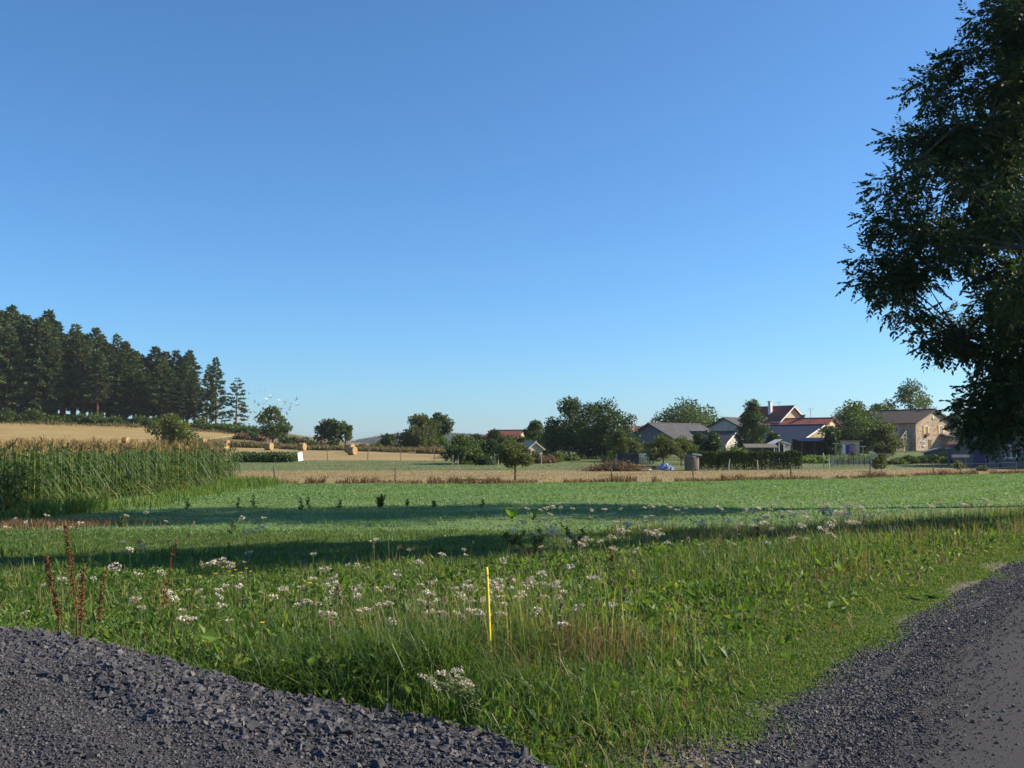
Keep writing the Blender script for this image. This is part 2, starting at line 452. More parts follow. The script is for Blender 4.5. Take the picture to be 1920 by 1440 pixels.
# road: strip bent to the right
ry = np.concatenate([np.linspace(-12, 16, 120), np.linspace(16.5, 70, 60)])
vx = xr(ry)
edge = .10 * np.sin(ry * 2.3) + .07 * np.sin(ry * 5.9 + 1)
rv = []
for k in np.linspace(0, 1, 14):
    w = 5.6
    camber = .05 * math.sin(math.pi * k)
    X = vx + .25 + edge * (1 - k) + w * k * 1.2
    Y = ry - .0 * k
    rv.append(np.stack([X, Y, np.interp(Y, BY, BZ) + .006 + camber + 0 * X], -1))
rv = np.stack(rv, 1)
nr, nk = rv.shape[:2]
i = np.arange(nr - 1)[:, None] * nk; j = np.arange(nk - 1)[None, :]
road = MB().add(rv.reshape(-1, 3), np.stack([i + j, i + j + 1, i + nk + j + 1, i + nk + j], -1).reshape(-1, 4)).build('road', MT['road'], smooth=True)
tag(road, 'grey chip-sealed country road curving away to the right', 'road', kind='structure')

# ------------------------------------------------------------------ gravel drive of crushed slate
def gravel_z(X, Y):
    d = yg(X) - Y
    lump = .014 * np.sin(X * 3.1 + Y * 1.3) + .018 * np.sin(X * 1.3 - Y * 4.2 + 1) + .012 * np.sin(X * 7.7 + Y * 6.1)
    return np.maximum(.03 + .19 * sm(-.2, -4.2, X) + .012 * np.exp(-((d - .5) / .35) ** 2) + lump * sm(0.1, .8, d), gz(X, Y) + .01)
gxs = np.unique(np.concatenate([np.linspace(-14, -5, 30), np.linspace(-5, 1.6, 110)]))
def gravel_sheet():
    t = np.linspace(0, 1, 70)
    A = np.full(len(gxs), -6.0); B = yg(gxs)
    Y = A[None] + (B - A)[None] * t[:, None] ** .6
    X = np.broadcast_to(gxs[None], Y.shape)
    Z = gravel_z(X, Y)
    sk = []
    for dy, k in ((.10, .35), (.22, .8), (.34, 1.0)):
        Ys = B + dy
        zz = gravel_z(gxs, B)
        sk.append(np.stack([gxs, Ys, zz * (1 - k) + (gz(gxs, Ys) - .04) * k], -1))
    v = np.concatenate([np.stack([X, Y, Z], -1), np.stack(sk, 0)], 0)
    nt, n = v.shape[:2]
    i = np.arange(nt - 1)[:, None] * n; j = np.arange(n - 1)[None]
    f = np.stack([i + j, i + j + 1, i + n + j + 1, i + n + j], -1).reshape(-1, 4)
    return MB().add(v.reshape(-1, 3), f).build('gravel_drive', MT['gravel_ground'], smooth=True)
drive = tag(gravel_sheet(), 'raised drive of crushed dark slate beside the meadow', 'gravel', kind='structure')

CUBE_F = np.array([[0, 1, 3, 2], [4, 6, 7, 5], [0, 4, 5, 1], [2, 3, 7, 6], [0, 2, 6, 4], [1, 5, 7, 3]])
CUBE_V = np.array([[i, j, k] for i in (-1, 1) for j in (-1, 1) for k in (-1, 1)], float)
def rot_mats(yaw, tx, ty):
    n = len(yaw)
    c, s = np.cos, np.sin
    Z = np.zeros((n, 3, 3)); Z[:, 0, 0] = c(yaw); Z[:, 0, 1] = -s(yaw); Z[:, 1, 0] = s(yaw); Z[:, 1, 1] = c(yaw); Z[:, 2, 2] = 1
    A = np.zeros((n, 3, 3)); A[:, 1, 1] = c(tx); A[:, 1, 2] = -s(tx); A[:, 2, 1] = s(tx); A[:, 2, 2] = c(tx); A[:, 0, 0] = 1
    B = np.zeros((n, 3, 3)); B[:, 0, 0] = c(ty); B[:, 0, 2] = s(ty); B[:, 2, 0] = -s(ty); B[:, 2, 2] = c(ty); B[:, 1, 1] = 1
    return Z @ A @ B
def stones(P, size, flat=.4, tilt=.4):
    n = len(P)
    v = CUBE_V[None] * (1 + rng.normal(0, .28, (n, 8, 3)))
    v[:, :, :2] *= np.where(CUBE_V[None, :, 2:3] > 0, rng.uniform(.55, .95, (n, 1, 1)), 1.0)
    sc = np.stack([size * rng.uniform(.7, 1.35, n), size * rng.uniform(.5, .9, n), size * flat * rng.uniform(.6, 1.5, n)], -1) / 2
    v = v * sc[:, None, :]
    v = np.einsum('nij,nkj->nki', rot_mats(rng.uniform(0, 6.28, n), rng.normal(0, tilt, n), rng.normal(0, tilt, n)), v)
    v = v + P[:, None, :]
    f = (CUBE_F[None] + (np.arange(n) * 8)[:, None, None]).reshape(-1, 4)
    return v.reshape(-1, 3), f, np.repeat(rng.uniform(0, 1, n), 6)
def gravel_pts(n, ymin=4.2):
    X = rng.uniform(-9, 1.4, n * 4)
    Y = rng.uniform(ymin, 8.6, n * 4)
    k = (Y < yg(X) + .1) & (X > -.75 * Y - 1.2) & (X < xr(Y) - .2)
    X = X[k][:n]; Y = Y[k][:n]
    return X, Y
mb = MB()
X, Y = gravel_pts(30000)
d = yg(X) - Y
coarse = np.exp(-(d / .75) ** 2) + .55 * (np.sin(X * 1.7 + 1.3) * np.sin(Y * 2.1 + X) > .1) + .35
size = rng.gamma(2.4, .006, len(X)) * np.clip(coarse, .4, 1.25) + .008
size = np.clip(size, .009, .055)
v, f, r = stones(np.stack([X, Y, gravel_z(X, Y) + size * .12], -1), size, .40, .30)
mb.add(v, f, r)
X, Y = gravel_pts(27000)
size = rng.uniform(.006, .017, len(X))
v, f, r = stones(np.stack([X, Y, gravel_z(X, Y) + size * .25], -1), size, .6, .5)
mb.add(v, f, r)
g = mb.build('gravel', MT['slate'], drive); g['kind'] = 'stuff'
stone_me = []
for k in range(10):
    v, f, r = stones(np.zeros((1, 3)), np.ones(1), .5, .0)
    stone_me.append(MB().add(v, f, r).mesh('stone', MT['slate_obj']))
X, Y = gravel_pts(270)
for k in range(len(X)):
    o = link('stone', stone_me[k % 10], drive)
    s = random.uniform(.038, .062) * (1.2 if yg(X[k]) - Y[k] < .9 else .85)
    o.scale = (s, s, s * random.uniform(.7, 1.3))
    o.rotation_euler = (random.gauss(0, .35), random.gauss(0, .35), random.uniform(0, 6.28))
    o.location = (X[k], Y[k], float(gravel_z(X[k], Y[k])) + s * .22)

# loose chippings along the road edge
n = 52000
Y = 4.0 + 12 * rng.uniform(0, 1, n) ** 1.6
off = -.25 + rng.gamma(2.2, .22, n)
X = xr(Y) + off
wide = rng.uniform(0, 1, n) < .04
X = np.where(wide, xr(Y) + rng.uniform(.2, 2.6, n), X)
k = (X > xr(Y) - .28 - .12 * np.sin(Y * 2) - .5 * (rng.uniform(0, 1, n) < .12))
X, Y = X[k], Y[k]
X = np.concatenate([X, rng.normal(.95, .42, 1500), rng.normal(1.9, .4, 900)]); Y = np.concatenate([Y, rng.normal(5.3, .3, 1500), rng.normal(6.1, .3, 900)])
size = (rng.gamma(2.0, .0030, len(X)) + .0045) * np.clip(1.15 - .3 * (X - xr(Y)), .5, 1.2)
zz = np.where(X > xr(Y) + .3, np.interp(Y, BY, BZ) + .03, gz(X, Y) + .004)
v, f, r = stones(np.stack([X, Y, zz], -1), np.clip(size, .005, .03), .55, .4)
tag(MB().add(v, f, r).build('chippings', MT['chip']), 'loose grey chippings spilled along the road edge', 'gravel', kind='stuff')
# ------------------------------------------------------------------ blades and leaves
def blades(P, h, w, lean, rnd=None, curl=.35):
    """bent grass blades: a quad and a tip triangle each"""
    n = len(P)
    yaw = rng.uniform(0, 2 * math.pi, n)
    d = np.stack([np.cos(yaw), np.sin(yaw), np.zeros(n)], -1)
    fa = rng.uniform(0, 2 * math.pi, n)
    s = np.stack([np.cos(fa), np.sin(fa), np.zeros(n)], -1) * (w / 2)[:, None]
    up = np.array([0, 0, 1.0])
    m = P + up * (h * .58)[:, None] + d * (h * lean * .35)[:, None]
    t = P + up * (h * (1 - curl * lean))[:, None] + d * (h * lean)[:, None]
    v = np.stack([P - s, P + s, m + s * .8, m - s * .8, t], 1)
    b = np.arange(n) * 5
    q = np.stack([b, b + 1, b + 2, b + 3], -1); tr = np.stack([b + 3, b + 2, b + 4], -1)
    if rnd is None: rnd = rng.uniform(0, 1, n)
    mb = MB()
    mb.v.append(v.reshape(-1, 3).astype(np.float32)); mb.n = n * 5
    for f in (q, tr):
        mb.f.append(f); mb.r.append(rnd.astype(np.float32)); mb.m.append(np.zeros(n, np.int32))
    return mb
def arch(P, h, w, ln, a, rnd, twist=.6):
    """arching blades: three segments bending over along direction a"""
    n = len(P)
    d = np.stack([np.cos(a), np.sin(a), np.zeros(n)], -1)
    fa = a + math.pi / 2 + rng.normal(0, twist, n)
    s = np.stack([np.cos(fa), np.sin(fa), np.zeros(n)], -1) * (np.broadcast_to(w, (n,)) * rng.uniform(.6, 1.3, n) / 2)[:, None]
    up = np.array([0, 0, 1.0])
    m1 = P + up * (h * .5)[:, None] + d * (h * ln * .22)[:, None]
    m2 = P + up * (h * (.88 - .18 * ln))[:, None] + d * (h * ln * .62)[:, None]
    t = P + up * (h * (1.0 - .52 * ln * ln).clip(.22, 1))[:, None] + d * (h * ln)[:, None]
    v = np.stack([P - s, P + s, m1 + s, m1 - s, m2 + s * .75, m2 - s * .75, t], 1)
    b = np.arange(n) * 7
    rn = np.clip(rnd, 0, 1).astype(np.float32)
    mb = MB(); mb.v.append(v.reshape(-1, 3).astype(np.float32)); mb.n = n * 7
    for f in (np.stack([b, b + 1, b + 2, b + 3], -1), np.stack([b + 3, b + 2, b + 4, b + 5], -1), np.stack([b + 5, b + 4, b + 6], -1)):
        mb.f.append(f); mb.r.append(rn); mb.m.append(np.zeros(n, np.int32))
    return mb
def tufts(nt, y0, y1, per, hmax, w, mask, spread=.035, seed=1., lean=.55, half=.60):
    """tussocks: blades fanning out from common roots"""
    X, Y = wedge(nt, y0, y1, half)
    k = mask(X, Y); X, Y = X[k], Y[k]
    m = len(X)
    ht = hmax * tallness(X, Y) * rng.uniform(.45, 1.15, m) * (1 + .4 * noise2(X, Y, 1.1, seed))
    ct = np.clip(.40 + .28 * noise2(X, Y, .8, seed) + rng.normal(0, .17, m), 0, .98)
    yaw0 = rng.uniform(0, 6.283, m); sway = rng.uniform(0, .5, m)
    idx = np.repeat(np.arange(m), per); n = len(idx)
    a = rng.uniform(0, 6.283, n); rr = np.abs(rng.normal(0, spread, n)) * (1 + .08 * Y[idx])
    P = np.stack([X[idx] + np.cos(a) * rr, Y[idx] + np.sin(a) * rr, np.zeros(n)], -1)
    P[:, 2] = gz(P[:, 0], P[:, 1]) - .01
    h = np.clip(ht[idx], .03, None) * rng.uniform(.45, 1.05, n)
    ln = np.abs(rng.normal(lean, .3, n)).clip(.03, 1.5)
    dx = np.cos(a) + np.cos(yaw0[idx]) * sway[idx] * 2; dy = np.sin(a) + np.sin(yaw0[idx]) * sway[idx] * 2
    q = np.hypot(dx, dy) + 1e-6
    d = np.stack([dx / q, dy / q, np.zeros(n)], -1)
    fa = np.arctan2(d[:, 1], d[:, 0]) + math.pi / 2 + rng.normal(0, .6, n)
    s = np.stack([np.cos(fa), np.sin(fa), np.zeros(n)], -1) * (w * rng.uniform(.6, 1.3, n) / 2)[:, None]
    up = np.array([0, 0, 1.0])
    m1 = P + up * (h * .5)[:, None] + d * (h * ln * .22)[:, None]
    m2 = P + up * (h * (.88 - .18 * ln))[:, None] + d * (h * ln * .62)[:, None]
    t = P + up * (h * (1.0 - .52 * ln * ln).clip(.25, 1))[:, None] + d * (h * ln)[:, None]
    v = np.stack([P - s, P + s, m1 + s, m1 - s, m2 + s * .75, m2 - s * .75, t], 1)
    b = np.arange(n) * 7
    rn = np.clip(ct[idx] + rng.normal(0, .12, n), 0, 1).astype(np.float32)
    mb = MB(); mb.v.append(v.reshape(-1, 3).astype(np.float32)); mb.n = n * 7
    for f in (np.stack([b, b + 1, b + 2, b + 3], -1), np.stack([b + 3, b + 2, b + 4, b + 5], -1), np.stack([b + 5, b + 4, b + 6], -1)):
        mb.f.append(f); mb.r.append(rn); mb.m.append(np.zeros(n, np.int32))
    return mb
def leaves(P, size, aspect=.45, D=None, fold=.12, rnd=None, mb=None):
    """rhombic leaves from base P along D"""
    n = len(P)
    size = np.broadcast_to(np.asarray(size, float), (n,))
    if D is None:
        D = rng.normal(0, 1, (n, 3))
    D = D / (np.linalg.norm(D, axis=1)[:, None] + 1e-9)
    q = rng.normal(0, 1, (n, 3))
    S = np.cross(D, q); S /= np.linalg.norm(S, axis=1)[:, None] + 1e-9
    Nn = np.cross(D, S)
    c = P + D * (size * .48)[:, None] + Nn * (size * fold)[:, None]
    hw = S * (size * aspect / 2)[:, None]
    v = np.stack([P, c - hw, P + D * size[:, None], c + hw], 1)
    f = np.arange(n * 4).reshape(n, 4)
    if rnd is None: rnd = rng.uniform(0, 1, n)
    mb = mb or MB()
    mb.add(v.reshape(-1, 3), f, rnd)
    return mb
def wedge(n, y0, y1, half=.60, pad=1.0):
    Y = np.sqrt(rng.uniform(y0 * y0, y1 * y1, n))
    X = rng.uniform(-1, 1, n) * (half * Y + pad)
    return X, Y
def noise2(X, Y, s, seed=0.):
    return (np.sin(X * s + seed) * np.cos(Y * s * 1.13 - seed * 2) + .6 * np.sin(X * s * 2.3 - Y * s * 1.9 + seed * 3) + .4 * np.sin(X * s * 4.9 + Y * s * 4.1 + seed)) / 2.0
def in_meadow(X, Y, jitter=.12):
    j = rng.normal(0, jitter, len(X))
    bare = (Y - yg(X) < .38) & (X < -.25) & (X > -2.7) & (rng.uniform(0, 1, len(X)) < .6)
    return (Y > yg(X) + .05 + np.abs(j)) & (X < xr(Y) - .05 + j) & ~bare
def sdist(X, Y):
    return (xr(Y) - X) * .83
def stack(X, Y, dz=0.):
    return np.stack([X, Y, gz(X, Y) + dz], -1)
def tallness(X, Y):
    """local height factor of the rough meadow"""
    s = sdist(X, Y)
    dg = Y - yg(X)
    t = .10 + .90 * sm(.5, 2.6, s + .35 * noise2(X, Y, 1.4, 2.))
    t *= .55 + .45 * sm(.0, .5, dg) * 1.0
    t *= 1 - .5 * sm(.3, 1.4, X) * sm(13, 9, Y)
    t *= 1 - .6 * sm(16, 20, Y) * sm(5, 2, X)
    return t

# tall meadow grass, near
def grass_zone(n, y0, y1, hmax, w, dens_noise=.5, hmin=.35):
    X, Y = wedge(n, y0, y1)
    k = in_meadow(X, Y)
    s = sdist(X, Y)
    thin = rng.uniform(0, 1, n) < (.30 + .7 * sm(.15, 1.0, s)) * (1 - soil_mask(X, Y) * .85)
    k &= thin
    X, Y = X[k], Y[k]
    t = tallness(X, Y)
    h = hmax * t * rng.uniform(hmin, 1.0, len(X)) * (1 + .35 * noise2(X, Y, .9, 5.))
    return X, Y, np.clip(h, .02, None), w
mb = MB()
specs = [(70000, 4.3, 10, .24, .0052), (60000, 10, 17, .24, .0085), (70000, 17, 27, .18, .013)]
for (n, a, b, hm, w) in specs:
    X, Y, h, w = grass_zone(n, a, b, hm, w)
    # broad-leaved patch left of the stake: less grass there
    weedy = sm(1.6, .2, X) * sm(6.5, 8.0, Y) * sm(15, 11, Y)
    k = rng.uniform(0, 1, len(X)) > .55 * weedy
    X, Y, h = X[k], Y[k], h[k]
    rnd = np.clip(.42 + .30 * noise2(X, Y, .8, 1.) + rng.normal(0, .22, len(X)), 0, 1)
    m = arch(stack(X, Y, -.01), h * 1.15, w, rng.gamma(3.0, .28, len(X)).clip(.1, 1.45), rng.uniform(0, 6.283, len(X)), rnd)
    mb.merge(m)
def tuft_mask(X, Y):
    k = in_meadow(X, Y, .08) & (rng.uniform(0, 1, len(X)) < (.25 + .75 * sm(.1, .7, sdist(X, Y))) * (1 - .9 * soil_mask(X, Y)))
    weedy = sm(1.6, .2, X) * sm(6.5, 8.0, Y) * sm(15, 11, Y)
    return k & (rng.uniform(0, 1, len(X)) > .45 * weedy)
mb.merge(tufts(10500, 4.3, 10, 14, .36, .0058, tuft_mask, .032, 2.))
mb.merge(tufts(7600, 10, 17, 11, .34, .0085, tuft_mask, .04, 3.))
mb.merge(tufts(9000, 17, 27, 8, .27, .013, tuft_mask, .05, 4.))
tag(mb.build('meadow_grass', MT['grass']), 'long green grass of the rough meadow and verge', 'grass', kind='stuff')

# short verge turf by the road
X, Y = wedge(120000, 4.3, 22)
nb_ = 260000
Yv = 4.3 + 15 * rng.uniform(0, 1, nb_) ** 1.5
Xv = xr(Yv) - rng.uniform(0, 1, nb_) ** 1.3 * 2.6 + .12
X = np.concatenate([X, Xv]); Y = np.concatenate([Y, Yv])
s = sdist(X, Y)
k = in_meadow(X, Y, .2) & (s < 2.4 + .5 * noise2(X, Y, 1.0)) & (rng.uniform(0, 1, len(X)) < 1.0 - .9 * soil_mask(X, Y))
X, Y = X[k], Y[k]
h = rng.uniform(.015, .06, len(X)) * (.55 + .8 * sm(.2, 2., sdist(X, Y))) * (1 + .5 * noise2(X, Y, 2.6, 6.))
tag(blades(stack(X, Y, -.004), h, .0045 + .0006 * Y, rng.uniform(.2, 1.2, len(X))).build('verge_turf', MT['grass_verge']),
    'short trodden turf fringing the road', 'grass', kind='stuff')

# the smooth field
X, Y = wedge(260000, 22, 82, .62, 2)
k = (Y < c1(X) - .2) & (X < xr(Y) - 1) & (X > -15.6 - 3 * (Y < 30)) & (rng.uniform(0, 1, len(X)) < sm(21, 28, Y))
X, Y = X[k], Y[k]
h = rng.uniform(.03, .085, len(X)) * (1 + .5 * noise2(X, Y, .7, 3.))
rnd = np.clip(.42 + .22 * noise2(X, Y, .35, 4.) + rng.normal(0, .2, len(X)), 0, 1)
tag(blades(stack(X, Y, -.01), np.clip(h, .02, .2), .016 + .0011 * Y * rng.uniform(.5, 1.2, len(X)), rng.uniform(.3, 1.3, len(X)), rnd).build('field_grass', MT['grass_field']),
    'short even grass covering the smooth green field', 'grass', kind='stuff')
# coarser tufts in the field
mb = MB()
for k in range(200):
    Y0 = math.sqrt(random.uniform(24 ** 2, 60 ** 2)); X0 = random.uniform(-.45, .60) * Y0
    if Y0 > c1(X0) - .5 or X0 < -15: continue
    n = random.randint(20, 60); rr = random.uniform(.12, .5)
    X = X0 + rng.normal(0, rr * 1.8, n); Y = Y0 + rng.normal(0, rr, n)
    mb.merge(blades(stack(X, Y), rng.uniform(.08, .26, n) * random.uniform(.6, 1.2), np.full(n, .02), rng.uniform(.2, .9, n), np.clip(rng.normal(.25, .15, n), 0, 1)))
tag(mb.build('field_tufts', MT['grass_field']), 'darker coarse tufts scattered over the field', 'grass', kind='stuff')

# small broad weeds
X, Y = wedge(95000, 5, 17)
k = in_meadow(X, Y, .1)
dens = (.15 + .85 * sm(2.2, .3, X - .05 * Y + .6 * noise2(X, Y, .9))) * sm(.3, 1.4, sdist(X, Y))
k &= rng.uniform(0, 1, len(X)) < dens
X, Y = X[k], Y[k]
t = tallness(X, Y)
D = rng.normal(0, 1, (len(X), 3)); D[:, 2] = np.abs(D[:, 2]) * .7 + .25
hh = rng.uniform(.0, .22, len(X)) * t * (1 + .5 * noise2(X, Y, 1.3, 7.))
P = stack(X, Y); P[:, 2] += np.clip(hh, 0, None)
tag(leaves(P, rng.gamma(4, .011, len(X)) + .015 + .001 * Y, .5, D, .14).build('clover_weeds', MT['weed']), 'dense low clover and broad leaved weeds in the meadow', 'weeds', kind='stuff')
# larger upright lance leaves
n0 = 7000
X, Y = wedge(n0, 6, 22)
k = in_meadow(X, Y, .1) & (noise2(X, Y, .7, 9.) > -.05) & (sdist(X, Y) > 1.6)
X, Y = X[k], Y[k]
D = rng.normal(0, .55, (len(X), 3)); D[:, 2] = 1
tag(leaves(stack(X, Y, .02), rng.uniform(.10, .26, len(X)), .22, D, .08).build('lance_weeds', MT['weed']), 'upright lance leaved weeds among the meadow grass', 'weeds', kind='stuff')
# dead thatch low among the green
X, Y = wedge(26000, 4.6, 16)
k = in_meadow(X, Y, .1) & (sdist(X, Y) > .35) & (noise2(X, Y, 1.3, 15.) > -.25) & (rng.uniform(0, 1, len(X)) > .7 * sm(.8, 2., X))
X, Y = X[k], Y[k]; n = len(X)
tag(arch(stack(X, Y), rng.uniform(.05, .20, n), .0045 + .0003 * Y, rng.uniform(.5, 1.4, n), rng.uniform(0, 6.283, n), rng.uniform(0, 1, n)).build('thatch', MT['grass_dry']),
    'pale dead grass blades lying among the green meadow grass', 'grass', kind='stuff')
# dry seed stems
X, Y = wedge(15000, 6, 27)
k = in_meadow(X, Y, .1) & (noise2(X, Y, .8, 12.) > -.02) & (sdist(X, Y) > 1.2) & ((Y < 17) | (X > 2.5))
X, Y = X[k], Y[k]
tag(blades(stack(X, Y), rng.uniform(.22, .52, len(X)), .0035 + .0004 * Y, rng.uniform(.05, .4, len(X))).build('seed_grass', MT['grass_dry']),
    'dry straw coloured seed stems standing in the meadow', 'grass', kind='stuff')
# rusty sorrel patches
mb = MB()
for (px, Yd, rx, ry, n, h) in [(40, 9.5, .55, .4, 900, .28), (120, 29.0, 1.5, .6, 900, .25), (30, 28.0, 1.2, .6, 800, .25), (930, 7.1, .16, .12, 160, .34), (750, 16.5, 1.2, .4, 500, .3), (1480, 12, .5, .3, 160, .2),
                              (1080, 13.5, .7, .4, 350, .25), (1420, 19, .35, .3, 160, .5), (850, 11.5, .5, .3, 300, .3), (500, 12.5, .8, .4, 300, .28), (1100, 6.1, .3, .2, 250, .12), (1010, 7.4, .3, .3, 420, .42), (1075, 7.7, .35, .3, 420, .40), (860, 7.7, .4, .3, 380, .42), (780, 8.4, .5, .3, 350, .4)]:
    X = wx(px, Yd) + rng.normal(0, rx, n); Y = Yd + rng.normal(0, ry, n)
    mb.merge(blades(stack(X, Y), rng.uniform(.4, 1, n) * h, .004 + .0006 * Y, rng.uniform(.05, .45, n)))
tag(mb.build('sorrel_patches', MT['grass_rust']), 'rust brown sorrel and dead stems in patches', 'weeds', kind='stuff')
# lush dark clump of grass round the yellow stake
mb = MB()
for (X0, Y0, rx, ry, n, h) in [(-.52, 6.75, .16, .2, 1700, .50), (-.15, 7.25, .3, .14, 1500, .46), (-.8, 7.05, .3, .2, 1600, .48), (-1.2, 7.25, .4, .25, 1400, .42), (-.1, 6.5, .2, .15, 500, .22), (.25, 6.2, .35, .35, 900, .34), (.55, 5.7, .35, .3, 600, .2), (-1.6, 7.2, .5, .3, 1000, .3), (.8, 7.6, .5, .5, 700, .26)]:
    X = X0 + rng.normal(0, rx, n); Y = Y0 + rng.normal(0, ry, n)
    k = Y > yg(X) + .05
    X, Y = X[k], Y[k]; n = len(X)
    mb.merge(arch(stack(X, Y), rng.uniform(.4, 1.1, n) * h, .0055, rng.gamma(3.0, .27, n).clip(.1, 1.45), rng.uniform(0, 6.283, n), rng.normal(.38, .25, n)))
n = 420
X = rng.normal(-.1, .55, n); Y = 7.5 + rng.normal(0, .35, n)
k = Y > yg(X) + .15; X, Y = X[k], Y[k]; n = len(X)
mb.merge(arch(stack(X, Y), rng.uniform(.4, .75, n), .004, rng.uniform(.05, .5, n), rng.uniform(0, 6.283, n), rng.uniform(.6, 1, n)))
tag(mb.build('stake_grass', MT['grass']), 'lush grass crowding the foot of the yellow stake', 'grass', kind='stuff')

# weeds and grass at the foot of the maize and the field fence
mb = MB()
for (px, Yd, rx, ry, n, h) in [(462, 55, .8, 1.6, 700, .8), (410, 50, .7, 2.5, 600, .55), (350, 44, .7, 2.0, 450, .45), (260, 38, .8, 1.6, 420, .42), (165, 34.5, .35, .6, 420, .8), (85, 32.4, .3, .5, 320, .75), (20, 31.2, .4, .5, 200, .4), (480, 57.5, .8, .8, 400, .6)]:
    X = wx(px, Yd) + rng.normal(0, rx, n); Y = Yd + rng.normal(0, ry, n)
    mb.merge(blades(stack(X, Y), rng.uniform(.4, 1, n) * h, np.full(n, .03), rng.uniform(.1, .6, n)))
tag(mb.build('maize_edge_grass', MT['weed']), 'tall green weeds along the foot of the maize', 'weeds', kind='stuff')
mb = MB()
X = rng.uniform(-19, 60, 9000); keep = noise2(X, X * .3, .55, 3.) > -.35
X = X[keep]; Y = c1(X) + rng.normal(0, .35, len(X))
hh = rng.uniform(.15, .55, len(X)) * (.6 + .5 * (noise2(X, X * .2, .9, 1.) > .1))
mb.merge(blades(stack(X, Y), hh, np.full(len(X), .04), rng.uniform(.2, .9, len(X))))
tag(mb.build('fence_line_grass', MT['grass_rust']), 'brown dead grass along the field fence', 'grass', kind='stuff')
X, Y = wedge(60000, 58, 96, .56, 1)
k = (Y > c1(X) + .3) & (Y < c2(X)); X, Y = X[k], Y[k]
tag(blades(stack(X, Y, -.01), rng.uniform(.03, .09, len(X)), np.full(len(X), .04), rng.uniform(.3, 1.2, len(X))).build('dry_strip_grass', MT['grass_dry']),
    'short bleached grass of the mown strip', 'grass', kind='stuff')
X, Y = wedge(70000, 84, 165, .58, 1)
k = (Y > c2(X) + .3) & (Y < np.where(X < 4, c3(X), 170)); X, Y = X[k], Y[k]
tag(blades(stack(X, Y, -.01), rng.uniform(.04, .16, len(X)), np.full(len(X), .06), rng.uniform(.3, 1.2, len(X))).build('pasture_grass', MT['grass_field']),
    'pasture grass around the orchard and gardens', 'grass', kind='stuff')

X = rng.uniform(-62, 6, 26000); Y = c4(X) + np.abs(rng.normal(0, 7, len(X))) - .3
X2 = rng.uniform(-140, -50, 9000); Y2 = np.interp(X2, [-140, -50], [214, 228]) + rng.normal(0, 2.5, len(X2))
X = np.concatenate([X, X2]); Y = np.concatenate([Y, Y2])
k = noise2(X, Y, .25, 2.) > -.35; X, Y = X[k], Y[k]
tag(blades(stack(X, Y, -.05), rng.uniform(.3, 1.1, len(X)) * (1 + .5 * noise2(X, Y, .2, 8.)), np.full(len(X), .16), rng.uniform(.2, 1.0, len(X))).build('bank_grass', MT['bank_grass']),
    'long rough olive brown grass along the bank and the wood edge', 'grass', kind='stuff')

# ------------------------------------------------------------------ single meadow plants
def umbel_mesh(seed, dia, old):
    mb = MB()
    n = 46
    a = rng.uniform(0, 6.28, n); r = np.sqrt(rng.uniform(0, 1, n)) * dia / 2
    if old:
        r = r * .6
        z = .018 - (r / dia) * .0 + rng.uniform(-.012, .022, n)
        P = np.stack([np.cos(a) * r, np.sin(a) * r, z], -1)
        D = np.stack([-np.cos(a) * .5, -np.sin(a) * .5, np.ones(n)], -1) + rng.normal(0, .3, (n, 3))
        leaves(P, rng.uniform(.02, .035, n), .3, D, .1, mb=mb)
    else:
        z = .010 * (1 - (2 * r / dia) ** 2) + rng.normal(0, .003, n)
        P = np.stack([np.cos(a) * r, np.sin(a) * r, z], -1)
        D = np.stack([np.cos(a), np.sin(a), rng.normal(.15, .35, n)], -1)
        leaves(P, rng.uniform(.012, .022, n), .9, D, .1, mb=mb)
        # stalks under the florets
        for k in range(9):
            aa = k * .698
            mb.tube([(0, 0, -.035), (math.cos(aa) * dia * .36, math.sin(aa) * dia * .36, .0)], [.0012, .0008], 3, .95, 0, False)
    return mb.mesh('umbel', MT['umbel_old' if old else 'umbel'])
um_open = [umbel_mesh(k, d, False) for k, d in enumerate((.06, .075, .09, .07))]
um_old = [umbel_mesh(k, d, True) for k, d in enumerate((.05, .06, .05))]
def stem_mesh(k):
    mb = MB()
    b = rng.normal(0, .05, 2)
    mb.tube([(0, 0, 0), (b[0] * .4, b[1] * .4, .5), (b[0], b[1], .965)], [.0035, .003, .002], 4, .5)
    # feathery leaves up the stem
    n = 16
    z = rng.uniform(.1, .7, n); a = rng.uniform(0, 6.28, n)
    P = np.stack([b[0] * z, b[1] * z, z], -1)
    D = np.stack([np.cos(a), np.sin(a), rng.uniform(.2, .9, n)], -1)
    leaves(P, rng.uniform(.05, .10, n), .16, D, .1, mb=mb)
    return mb.mesh('stem', MT['stem']), b
stems = [stem_mesh(k) for k in range(5)]
def carrot(X, Y, h, old, k):
    kind = 'old' if old else 'open'
    near = Y < 14
    if old:
        lab = 'wild carrot with curled brown seed head, near meadow around the yellow stake' if near else 'wild carrot with brown seed head far out in the meadow'
    else:
        lab = 'wild carrot with flat white umbel in the near meadow around the yellow stake' if near else 'small white wild carrot flower far out in the shaded meadow'
    t = thing('wild_carrot', lab, 'wildflower', (X, Y, gzf(X, Y)), random.uniform(0, 6.28), ('near ' if near else 'far ') + ('seeding' if old else 'flowering') + ' wild carrots')
    me, b = stems[k % 5]
    s = link('stem', me, t); s.scale = (1, 1, h)
    u = link('umbel', (um_old if old else um_open)[k % (3 if old else 4)], t)
    u.location = (b[0], b[1], h)
    u.rotation_euler = (random.gauss(0, .25), random.gauss(0, .25), 0)
    q = random.uniform(.65, 1.3) * (1.0 if near else 1.6)
    u.scale = (q, q, q)
    return t
spots = []
